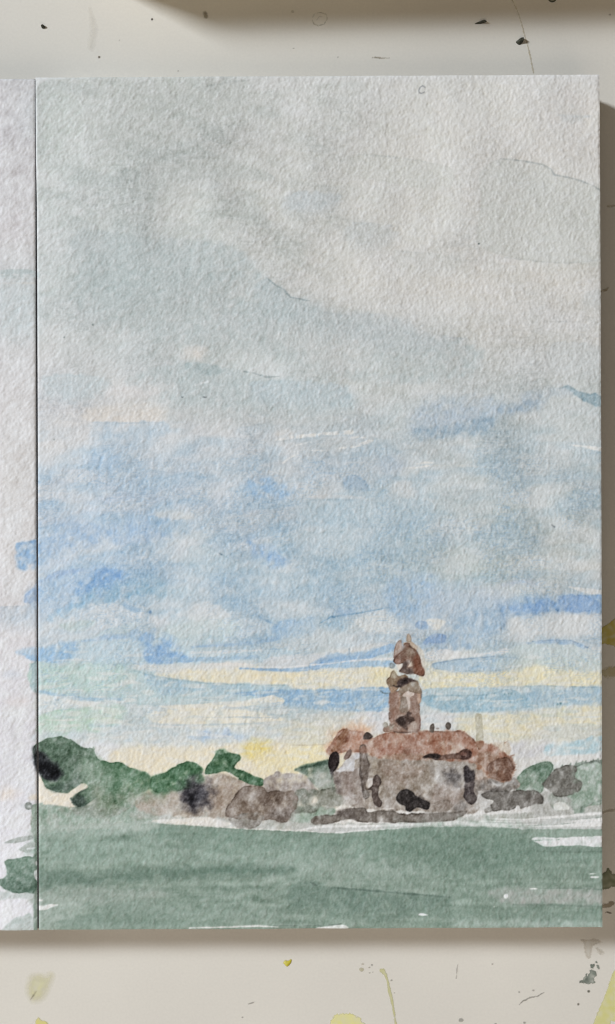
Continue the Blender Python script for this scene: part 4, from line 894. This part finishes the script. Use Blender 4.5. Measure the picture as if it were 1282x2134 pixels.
m_cover, nt, b = new_mat('cover_board')
nzb = nt.nodes.new('ShaderNodeTexNoise'); nzb.inputs['Scale'].default_value = 120
rmp = nt.nodes.new('ShaderNodeValToRGB')
rmp.color_ramp.elements[0].color = (.10, .10, .11, 1); rmp.color_ramp.elements[1].color = (.15, .15, .15, 1)
nt.links.new(nzb.outputs['Fac'], rmp.inputs['Fac']); nt.links.new(rmp.outputs['Color'], b.inputs['Base Color'])
b.inputs['Roughness'].default_value = .7

m_kraft, nt, b = new_mat('kraft_paper')
nzb = nt.nodes.new('ShaderNodeTexNoise'); nzb.inputs['Scale'].default_value = 240
rmp = nt.nodes.new('ShaderNodeValToRGB')
rmp.color_ramp.elements[0].color = (.62, .50, .28, 1); rmp.color_ramp.elements[1].color = (.70, .58, .34, 1)
nt.links.new(nzb.outputs['Fac'], rmp.inputs['Fac']); nt.links.new(rmp.outputs['Color'], b.inputs['Base Color'])
b.inputs['Roughness'].default_value = .85

TAB = np.array([.70, .677, .622])
m_table, nt, b = new_mat('painted_table_top')
tc = nt.nodes.new('ShaderNodeTexCoord')
n1 = nt.nodes.new('ShaderNodeTexNoise'); n1.inputs['Scale'].default_value = 22; n1.inputs['Detail'].default_value = 6
n2 = nt.nodes.new('ShaderNodeTexNoise'); n2.inputs['Scale'].default_value = 1500; n2.inputs['Detail'].default_value = 3
for n in (n1, n2): nt.links.new(tc.outputs['Object'], n.inputs['Vector'])
rmp = nt.nodes.new('ShaderNodeValToRGB')
rmp.color_ramp.elements[0].position = .3; rmp.color_ramp.elements[1].position = .7
rmp.color_ramp.elements[0].color = (*(TAB*np.array([.965, .965, .97])), 1); rmp.color_ramp.elements[1].color = (*(TAB*1.03), 1)
nt.links.new(n1.outputs['Fac'], rmp.inputs['Fac'])
mx = nt.nodes.new('ShaderNodeMixRGB'); mx.blend_type = 'MULTIPLY'; mx.inputs['Fac'].default_value = .10
nt.links.new(rmp.outputs['Color'], mx.inputs['Color1']); nt.links.new(n2.outputs['Fac'], mx.inputs['Color2'])
nt.links.new(mx.outputs['Color'], b.inputs['Base Color'])
b.inputs['Roughness'].default_value = .42
b.inputs['Specular IOR Level'].default_value = .35
bp = nt.nodes.new('ShaderNodeBump'); bp.inputs['Strength'].default_value = .12; bp.inputs['Distance'].default_value = .0001
nt.links.new(n1.outputs['Fac'], bp.inputs['Height']); nt.links.new(bp.outputs['Normal'], b.inputs['Normal'])

m_stain, nt, b = new_mat('dried_paint')
at = nt.nodes.new('ShaderNodeAttribute'); at.attribute_name = 'paint'
al = nt.nodes.new('ShaderNodeAttribute'); al.attribute_name = 'cover'
nt.links.new(at.outputs['Color'], b.inputs['Base Color'])
nt.links.new(al.outputs['Fac'], b.inputs['Alpha'])
b.inputs['Roughness'].default_value = .5
b.inputs['Specular IOR Level'].default_value = .3

def plain(name, rgb, rough=.7, rgb2=None):
    m, nt, b = new_mat(name)
    n = nt.nodes.new('ShaderNodeTexNoise'); n.inputs['Scale'].default_value = 900
    r = nt.nodes.new('ShaderNodeValToRGB')
    r.color_ramp.elements[0].color = (*rgb, 1); r.color_ramp.elements[1].color = (*(rgb2 or tuple(1.6*c for c in rgb)), 1)
    nt.links.new(n.outputs['Fac'], r.inputs['Fac']); nt.links.new(r.outputs['Color'], b.inputs['Base Color'])
    b.inputs['Roughness'].default_value = rough
    return m
m_crumb = plain('dark_crumb', (.018, .02, .012), .6, (.05, .05, .03))

# ------------------------------------------------------------------ mesh builders
def mesh_np(name, co, quads, mat, colors=None, cover=None, parent=None, smooth_sh=True):
    me = bpy.data.meshes.new(name)
    nq = len(quads)
    me.vertices.add(len(co)); me.vertices.foreach_set('co', np.ascontiguousarray(co, np.float32).ravel())
    me.loops.add(nq*4); me.loops.foreach_set('vertex_index', np.ascontiguousarray(quads, np.int32).ravel())
    me.polygons.add(nq)
    me.polygons.foreach_set('loop_start', np.arange(0, nq*4, 4, dtype=np.int32))
    if smooth_sh:
        me.polygons.foreach_set('use_smooth', np.ones(nq, bool))
    if colors is not None:
        a = me.attributes.new('paint', 'FLOAT_COLOR', 'POINT')
        a.data.foreach_set('color', np.concatenate([colors, np.ones((len(co), 1))], 1).astype(np.float32).ravel())
    if cover is not None:
        a = me.attributes.new('cover', 'FLOAT', 'POINT')
        a.data.foreach_set('value', cover.astype(np.float32).ravel())
    me.update(calc_edges=True)
    me.materials.append(mat)
    o = bpy.data.objects.new(name, me)
    COL.objects.link(o)
    if parent is not None: o.parent = parent
    return o

def boxes(name, bl, mat, parent=None, bevel=0):
    """several closed boxes (x0,y0,z0,x1,y1,z1) as one mesh"""
    v, f = [], []
    for x0, y0, z0, x1, y1, z1 in bl:
        n = len(v)
        v += [(x0,y0,z0),(x1,y0,z0),(x1,y1,z0),(x0,y1,z0),(x0,y0,z1),(x1,y0,z1),(x1,y1,z1),(x0,y1,z1)]
        f += [[n+i for i in q] for q in ((0,3,2,1),(4,5,6,7),(0,1,5,4),(1,2,6,5),(2,3,7,6),(3,0,4,7))]
    o = mesh_np(name, np.array(v), np.array(f), mat, parent=parent, smooth_sh=False)
    if bevel:
        md = o.modifiers.new('edge', 'BEVEL'); md.width = bevel; md.segments = 2
    return o

def empty(name, loc, label, cat):
    o = bpy.data.objects.new(name, None)
    COL.objects.link(o); o.location = loc
    o['label'] = label; o['category'] = cat
    return o

# ------------------------------------------------------------------ table
table = empty('table', (0, 0, 0), 'off-white painted table top under the sketchbook, spotted with yellow and dark green paint', 'table')
tt = boxes('table_top', [(-.46, -.42, -.028, .46, .46, 0)], m_table, table, bevel=.003)

# ------------------------------------------------------------------ sketchbook
book = empty('sketchbook', (0, 0, 0), 'open watercolour sketchbook painted with a domed church under a cloudy sky', 'sketchbook')
MG = 1.6
def sample(F, u, v):
    fx = np.clip((u-X0)/G, 0, NX-1.001); fy = np.clip((v-Y0)/G, 0, NY-1.001)
    i = fx.astype(int); j = fy.astype(int); a = (fx-i); b_ = (fy-j)
    if F.ndim == 3: a, b_ = a[..., None], b_[..., None]
    return F[j, i]*(1-a)*(1-b_) + F[j, i+1]*a*(1-b_) + F[j+1, i]*(1-a)*b_ + F[j+1, i+1]*a*b_

part_label = {'painted_sky': 'pale grey and blue cloudy sky with cream bands low down', 'painted_field': 'sage green field across the foot of the page'}
TOOTH_AMP = 0.0000275
def page(name, uL, uR, vT, vB, zoff, label):
    nx = int((uR(1000) - uL(1000))/MG) + 1
    ny = int((vB(600) - vT(600))/MG) + 1
    s, t = np.meshgrid(np.linspace(0, 1, nx), np.linspace(0, 1, ny))
    v_ = vT(0)*(1-t) + vB(0)*t
    u = uL(v_)*(1-s) + uR(v_)*s
    v = vT(u)*(1-t) + vB(u)*t
    h = sample(TOOTH, u, v)*TOOTH_AMP + sample(N90, u, v)*.000016 + sample(N250, u, v)*.00010*np.minimum(1, np.minimum(s, 1-s)*12)
    # worn, rounded rim
    e = np.minimum(np.minimum(u-uL(v_), uR(v_)-u), np.minimum(v-vT(u), vB(u)-v))
    h = h - .00012*np.exp(-(np.maximum(e, 0)/2.2)**2)
    z = H + zoff(u, v) + h
    co = np.stack([(u-U0)*K, (V0-v)*K, z], -1)
    col = sample(ALB, u, v)
    idx = np.arange(nx*ny).reshape(ny, nx)
    q = np.stack([idx[1:, :-1], idx[1:, 1:], idx[:-1, 1:], idx[:-1, :-1]], -1).reshape(-1, 4)
    uc, vc = (u[1:, 1:]+u[:-1, :-1])/2, (v[1:, 1:]+v[:-1, :-1])/2
    tg = TAG[np.clip(((vc-Y0)/G+.5).astype(int), 0, NY-1), np.clip(((uc-X0)/G+.5).astype(int), 0, NX-1)].reshape(-1)
    cof, colf = co.reshape(-1, 3), col.reshape(-1, 3)
    # rim skirt: the cut edge of the sheet
    ring = np.concatenate([idx[0, :], idx[1:, -1], idx[-1, -2::-1], idx[-2:0:-1, 0]])
    low = cof[ring].copy(); low[:, 2] = H - .0006
    n0 = len(cof)
    li = n0 + np.arange(len(ring))
    qs = np.stack([ring, np.roll(ring, -1), np.roll(li, -1), li], -1)
    def sub(quads, extra=False):
        allco = np.concatenate([cof, low]) if extra else cof
        allcl = np.concatenate([colf, np.full((len(low), 3), .78)]) if extra else colf
        used, inv = np.unique(quads, return_inverse=True)
        return allco[used], inv.reshape(-1, 4), allcl[used]
    a, b_, c_ = sub(np.concatenate([q[tg == 0], qs]), True)
    root = mesh_np(name, a, b_, m_paper, colors=c_, parent=book)
    root['label'] = label
    for k in range(1, len(TAGS)):
        m = tg == k
        if m.sum() < 12: continue
        a, b_, c_ = sub(q[m])
        o = mesh_np(TAGS[k], a, b_, m_paper, colors=c_, parent=root)
        if TAGS[k] in part_label: o['label'] = part_label[TAGS[k]]
    return root

f_uLr = lambda v: np.interp(v, [150, 340, 420, 900, 1940], [74.2, 75.4, 76.9, 78.9, 81.3])
f_uRl = lambda v: np.interp(v, [150, 340, 420, 900, 1940], [72.0, 72.8, 73.0, 74.6, 77.2])
f_uRr = lambda v: np.interp(v, [150, 650, 1250, 1940], [1249.6, 1252.2, 1254.2, 1255.8])
page('right_page', f_uLr, f_uRr, lambda u: 161.6 + (u-75)*(-6.4/1175), lambda u: 1938 + (u-80)*(-5.6/1175),
     lambda u, v: .00018*np.exp(-(u-75)/14)*np.exp(-((v-150)/260)**2), 'right page carrying the church landscape')
page('left_page', lambda v: -760 + 0*v, f_uRl, lambda u: 165 + 0*u, lambda u: 1939 + 0*u, lambda u, v: -.00004 - .00010*np.exp(-(75-u)/9.), 'narrow strip of the left page, mostly bare paper')
# blocks of leaves under each top sheet, and the cover
def leaves(name, u0, u1, v0, v1, n=16):
    bl = []
    zt, zb = H - .00062, .0022
    st = (zt - zb)/n
    for i in range(n):
        j = rng.uniform(.0, 2.2, 4)
        x0, y1_ = (u0 + j[0] - U0)*K, (V0 - v0 - j[1])*K
        x1_, y0 = (u1 - j[2] - U0)*K, (V0 - v1 + j[3])*K
        bl.append((x0, y0, zb + i*st + .00003, x1_, y1_, zb + (i+1)*st - .00003))
    return boxes(name, bl, m_block, book)
leaves('page_block', 88.5, 1248, 166, 1930)
leaves('page_block', -758, 65.5, 168, 1935)
boxes('back_cover', [((-764-U0)*K, (V0-1936)*K, .0001, (1249-U0)*K, (V0-164)*K, .0021)], m_cover, book, bevel=.0004)

boxes('gutter_shade', [((66-U0)*K, (V0-1937)*K, .0022, (88-U0)*K, (V0-163)*K, H-.00085)], m_cover, book)  # dark strip added in the gutter to stand for its deep shade

# a second pad lies just past the upper picture edge and throws its shadow in
pad = empty('watercolour_pad', wt(1320, -573), 'closed block of watercolour paper lying past the head of the sketchbook', 'paper pad')
PW, PH = 1150*KT, 500*KT
bl = [(-PW + rng.uniform(0, .0002), -PH + rng.uniform(0, .0002), .0022 + i*.0009, PW - rng.uniform(0, .0002), PH, .0022 + (i+1)*.0009 - .00004) for i in range(24)]
boxes('page_block', bl, m_kraft, pad)
boxes('back_cover', [(-PW, -PH, .0002, PW, PH, .0021)], m_cover, pad, bevel=.0004)
pad.rotation_euler[2] = math.radians(1.2)

# ------------------------------------------------------------------ dried paint on the table
def stain(name, shapes, tint, op=1.0, soft=1.5, rough=1.0, lift=.00004, dome=0.0, label=None, g=1.2, base_obs=(206,201,190), edge=0.0, mot=.15, seed=0):
    """shapes: list of ('p', pts) / ('l', pts) / ('e', cx, cy, rx, ry[, rot]) in table plan units; tint: colour as seen on the lit table"""
    polys = []
    xs, ys = [], []
    for s in shapes:
        if s[0] == 'p': p = smooth(s[1], 4); polys.append(('p', p)); xs += list(p[:, 0]); ys += list(p[:, 1])
        elif s[0] == 'l':
            polys.append(('l', [tuple(map(float, q)) for q in s[1]]))
            xs += [q[0]+e*q[2] for q in s[1] for e in (-1, 1)]; ys += [q[1]+e*q[2] for q in s[1] for e in (-1, 1)]
        else:
            _, cx, cy, rx, ry = s[:5]; rot = s[5] if len(s) > 5 else 0
            a = np.linspace(0, 2*np.pi, 22, endpoint=False)
            p = np.stack([cx + rx*np.cos(a)*math.cos(rot) - ry*np.sin(a)*math.sin(rot), cy + rx*np.cos(a)*math.sin(rot) + ry*np.sin(a)*math.cos(rot)], 1)
            polys.append(('p', p)); xs += list(p[:, 0]); ys += list(p[:, 1])
    pad_ = soft + 3 + rough
    u = np.arange(min(xs)-pad_, max(xs)+pad_, g); v = np.arange(min(ys)-pad_, max(ys)+pad_, g)
    U, V = np.meshgrid(u, v)
    d = np.full(U.shape, -1e6)
    for k, p in polys:
        d = np.maximum(d, sd_poly(U, V, p) if k == 'p' else sd_line(U, V, p))
    r = (np.arange(U.shape[0])[:, None] + 97*seed) % NY, (np.arange(U.shape[1])[None, :] + 61*seed) % NX
    d = d + rough*(.6*N9[r] + .5*N30[r])
    cov = sst(-soft, soft, d)
    T = lin(tint)/lin(base_obs)
    col = TAB*T
    dens = np.clip(1 + mot*N30[r], .3, 1.6)
    if edge: dens = dens + edge*np.exp(-((d-1.2)/1.8)**2)
    col = TAB*np.power(np.maximum(T, 1e-3), dens[..., None])
    z = lift + dome*np.sqrt(np.clip(d, 0, None)/max(d.max(), 1e-6))
    co = np.stack([(U-U0)*KT, (V0-V)*KT, z], -1).reshape(-1, 3)
    idx = np.arange(U.size).reshape(U.shape)
    q = np.stack([idx[1:, :-1], idx[1:, 1:], idx[:-1, 1:], idx[:-1, :-1]], -1).reshape(-1, 4)
    a4 = (cov*op).reshape(-1)
    q = q[a4[q].max(1) > .04]
    used, inv = np.unique(q, return_inverse=True)
    o = mesh_np(name, co[used], inv.reshape(-1, 4), m_stain, colors=col.reshape(-1, 3)[used], cover=np.clip(a4[used], 0, 1), parent=table)
    if label: o['label'] = label
    return o

YEL = (207, 200, 128)
stain('paint_stain', [('p', [(66,2040),(80,2036),(98,2040),(106,2034),(98,2056),(86,2078),(70,2082),(62,2066)])], (208,203,168), op=.8, soft=15, rough=.6, label='blurred pale yellow smudge', seed=1)
stain('scratch', [('l', [(63,2084,.5),(70,2074,1.2),(76,2066,.4)])], (176,168,138), op=.6, soft=1.2, rough=.2, seed=2)
stain('paint_stain', [('p', [(74,2136),(76,2126),(81,2121),(87,2126),(96,2130),(104,2140),(74,2142)])], (206,198,132), op=.9, soft=2.5, rough=1, seed=3, label='small yellow dab below the left page')
stain('paint_stain', [('p', [(590,2006),(594,2001),(600,2002),(607,2000),(606,2007),(600,2013),(594,2011)])], (184,172,62), op=.97, soft=1.3, rough=.6, dome=.00018, seed=4, label='small bright yellow speck below the book', edge=.2)
stain('paint_stain', [('p', [(694,2122),(708,2113),(728,2113),(744,2118),(756,2128),(760,2146),(690,2146)])], (213,207,152), op=.88, soft=1.8, rough=1.2, seed=5, label='rounded yellow blot below the book', edge=.12)
stain('paint_drip', [('p', [(791,2022),(796,2019),(802,2021),(806,2030),(806,2036),(800,2031)]), ('l', [(803,2030,2.4),(808,2044,1.6),(811,2062,3),(815,2078,3),(819,2098,1.6),(826,2140,1.8)])], (194,190,148), op=.8, soft=1.5, rough=.5, seed=6, label='thin yellow drip running down from a drop', edge=.2)
stain('paint_stain', [('p', [(1284,2018),(1270,2050),(1255,2090),(1236,2140),(1268,2142),(1274,2128),(1290,2120),(1300,2030)])], (201,196,140), op=.88, soft=1.3, rough=.9, seed=7, label='broad yellow patch with a straight slanting border', edge=.05)
stain('paint_stain', [('p', [(1222,2040),(1228,2028),(1232,2022),(1240,2024),(1243,2030),(1238,2040),(1240,2048),(1228,2051),(1214,2047),(1209,2046),(1216,2042)]), ('e',1235,2013,3.5,5,.5), ('e',1246,2015,2.5,4), ('e',1243,2005,1.7,1.7), ('p',[(1214,2040),(1222,2030),(1224,2036),(1218,2046)])], (142,145,134), op=.88, soft=1.3, rough=1.3, seed=8, label='grey green blotted splash near the book corner', edge=.45, mot=.4)
stain('paint_speck', [('e',1227,2066,2.3,2.3)], (112,110,98), op=.85, soft=1.2, rough=.3, seed=9)
stain('paint_speck', [('e',1205,2093,1.8,2)], (130,126,114), op=.85, soft=1, rough=.3, seed=10)
stain('water_mark', [('p', [(1210,1958),(1216,1964),(1219,1985),(1223,1995),(1230,1996),(1232,1988),(1236,1970),(1256,1964),(1240,1958)])], (194,186,171), op=.4, soft=1.8, rough=.8, seed=11, label='faint grey water mark', edge=.9, mot=.3)
stain('water_mark', [('p', [(1242,1976),(1254,1980),(1258,1986),(1250,1988)])], (186,178,162), op=.4, soft=3, rough=1, seed=12)
stain('paint_stain', [('p', [(1250,1826),(1262,1818),(1267,1809),(1272,1816),(1280,1822),(1296,1824),(1296,1846),(1278,1848),(1266,1852),(1252,1850)])], (128,130,106), op=.92, soft=1.5, rough=1, seed=13, label='dark green blot beside the field', edge=.35)
stain('paint_stain', [('p', [(1250,1884),(1262,1884),(1276,1878),(1280,1884),(1270,1890),(1252,1892)])], (150,138,118), op=.75, soft=2, rough=.8, seed=14)
stain('paint_stain', [('l', [(1262,1902,1),(1266,1901,1.6),(1274,1903,1)])], (120,112,98), op=.85, soft=1, rough=.5, seed=15)
stain('paint_stain', [('p', [(1250,1316),(1262,1304),(1274,1296),(1290,1286),(1290,1346),(1270,1342),(1250,1338)])], (192,180,110), op=.85, soft=2, rough=1, seed=16, label='olive yellow blot in the shade beside the page', edge=.2, mot=.3)
stain('paint_stain', [('p', [(1250,1398),(1268,1392),(1290,1388),(1290,1410),(1250,1408)])], (194,182,138), op=.5, soft=4, rough=1.5, seed=17)
stain('paint_stain', [('l', [(1252,607,2),(1264,604,2.4),(1268,600,1.2)])], (172,160,136), op=.6, soft=1.8, rough=.6, seed=18)
stain('paint_stain', [('l', [(1266,430,1.5),(1280,429,2.2)])], (178,166,142), op=.5, soft=1.8, rough=.5, seed=19)
stain('paint_stain', [('l', [(1254,1694,1.5),(1270,1690,3),(1284,1686,2)])], (160,146,120), op=.35, soft=2, rough=1, seed=30)
for k, (x, y, r_, c, o_) in enumerate(((775,2010.5,1.6,(60,58,54),.95),(770,2016,1.6,(150,146,128),.8),(753,2020.5,4.4,(178,172,142),.75),(756,2009,2.2,(186,180,160),.6),(771,2027,1.4,(170,165,148),.6),
        (816,2043,1.8,(140,138,126),.75),(777,2026,1.2,(186,182,170),.6),(822,2069,1,(180,176,164),.6),(961,2126,4,(160,158,148),.7),(1093,2131,2.6,(150,148,138),.7),(1111,2064,2,(160,156,145),.7),
        (1082,2067.5,1.5,(80,78,72),.85),(1026,2009,1.8,(178,172,160),.6),(505,2120,1.4,(130,126,116),.7),(1033,2134,2.4,(156,152,142),.6),(371,148,1.4,(140,134,124),.6),(612,101,1.5,(140,130,112),.6),(249,84,1.2,(160,152,140),.4),(1271,31,2.2,(120,110,92),.5),(704,119,1.0,(150,140,124),.5),(610,24,3,(140,130,110),.3))):
    stain('paint_speck', [('e',x,y,r_*1.2,r_*.9)], c, op=o_*.8, soft=1.2, rough=.5, seed=40+k)
stain('scratch', [('l', [(951,2039,.6),(952,2020,1.2),(954,2010,.5)])], (178,174,164), op=.6, soft=1, rough=.2, seed=20)
stain('scratch', [('l', [(1082,2094,.6),(1090,2086,1),(1104,2079,1.6),(1120,2076,1),(1134,2068,.4)])], (146,142,132), op=.7, soft=1, rough=.4, seed=21)
stain('scratch', [('l', [(518,2092,.8),(526,2090,1.4),(530,2088,.6)])], (150,146,136), op=.6, soft=1, rough=.3, seed=22)
stain('scratch', [('l', [(1066,-4,.7),(1082,32,.7),(1092,68,.8),(1103,108,1.1),(1112,152,1.1)])], (188,178,156), op=.65, soft=1.1, rough=.4, seed=23, label='long hairline crack', base_obs=(206,201,190))
stain('pencil_ring', [('l', [(652,36,.6),(656,28,.7),(668,26,.7),(680,30,.7),(682,40,.7),(676,50,.7),(664,54,.7),(654,50,.7),(651,42,.6)]), ('l', [(660,42,.5),(666,34,.6),(674,36,.5)])], (190,187,170), op=.45, soft=1.1, rough=.4, seed=24, label='faint grey ring')
stain('paint_stain', [('p', [(424,26),(428,24),(433,32),(432,38),(426,36)])], (140,132,116), op=.6, soft=2.4, rough=.8, seed=25, label='small grey smudge')
stain('paint_stain', [('l', [(776,120,.6),(785,120,1.6),(794,121,1),(812,121,.5)])], (150,140,122), op=.65, soft=1.4, rough=.6, seed=26)
stain('scratch', [('l', [(188,20,2),(196,60,6),(190,100,5)])], (198,192,180), op=.18, soft=7, rough=1, seed=27)
stain('paint_speck', [('e',317,40,1.9,1.9)], (70,64,54), op=.9, soft=1, rough=.3, dome=.0001, seed=28)
stain('paint_speck', [('e',207,119,2.3,1.8)], (92,80,62), op=.85, soft=1.2, rough=.4, dome=.0001, seed=29)

# loose dark crumbs: small tilted flakes lying on the table
def crumb(name, pts, h, label, tilt):
    """pts: outline in table plan units; a closed flake with a raised, bent back"""
    p = smooth(pts, 3); n = len(p)
    cx, cy = p.mean(0)
    ox, oy, _ = wt(cx, cy)
    v = []
    for (u, vv) in p: x, y, _ = wt(u, vv); v.append((x-ox, y-oy, .00003))
    for i, (u, vv) in enumerate(p):
        x, y, _ = wt(cx + (u-cx)*.82, cy + (vv-cy)*.82)
        f = ((u-cx)*tilt[0] + (vv-cy)*tilt[1])
        v.append((x-ox, y-oy, h*(.55 + .45*math.tanh(f/5))))
    v += [(0, 0, h*.75), (0, 0, .00003)]
    f = []
    for i in range(n):
        j = (i+1) % n
        f += [(j, i, n+i, n+j), (n+i, n+j, 2*n, 2*n), (j, i, 2*n+1, 2*n+1)]
    me = bpy.data.meshes.new(name)
    me.from_pydata(v, [], [tuple(dict.fromkeys(q)) for q in f]); me.update()
    me.materials.append(m_crumb)
    o = bpy.data.objects.new(name, me); COL.objects.link(o)
    o.location = (ox, oy, 0)
    o['label'] = label; o['category'] = 'crumb'; o['group'] = 'dark crumbs on the table above the page'
    return o
crumb('paint_crumb', [(989,50),(996,46),(1004,44),(1012,43),(1014,46),(1008,48),(1000,50)], .0008, 'flat sliver-shaped dark crumb above the page near the crack', (.6, -1))
crumb('paint_crumb', [(1075,88),(1080,83),(1086,80),(1092,80),(1090,87),(1085,93),(1080,93)], .0011, 'wedge-shaped dark crumb lying against the hairline crack', (.5, -1))
crumb('paint_crumb', [(86,54),(90,52),(94,55),(95,58),(90,60),(87,58)], .0009, 'single round dark crumb near the upper left corner of the table', (-.5, -1))

# a bead of dried green paint at the upper edge
def bead():
    n, rings = 26, 7
    v = []; cl = []
    ox, oy, _ = wt(1151, -4)
    R = 9.5*KT
    for i in range(rings):
        t = i/(rings-1)
        r = R*(1-t*.98)
        z = .0008*math.sin(t*math.pi*.5)**.7 + .00002
        for k in range(n):
            a = 2*math.pi*k/n
            v.append((ox + r*math.cos(a), oy + r*math.sin(a)*.95, z))
            m = 1-abs(2*t-.5)
            cl.append((.055, .06, .04) if t < .3 else (.20, .19, .13))
    q = [(i*n+k, i*n+(k+1) % n, (i+1)*n+(k+1) % n, (i+1)*n+k) for i in range(rings-1) for k in range(n)]
    o = mesh_np('paint_bead', np.array(v), np.array(q), m_stain, colors=np.array(cl), cover=np.ones(len(v)), parent=table)
    o['label'] = 'domed bead of dried green paint'
bead()
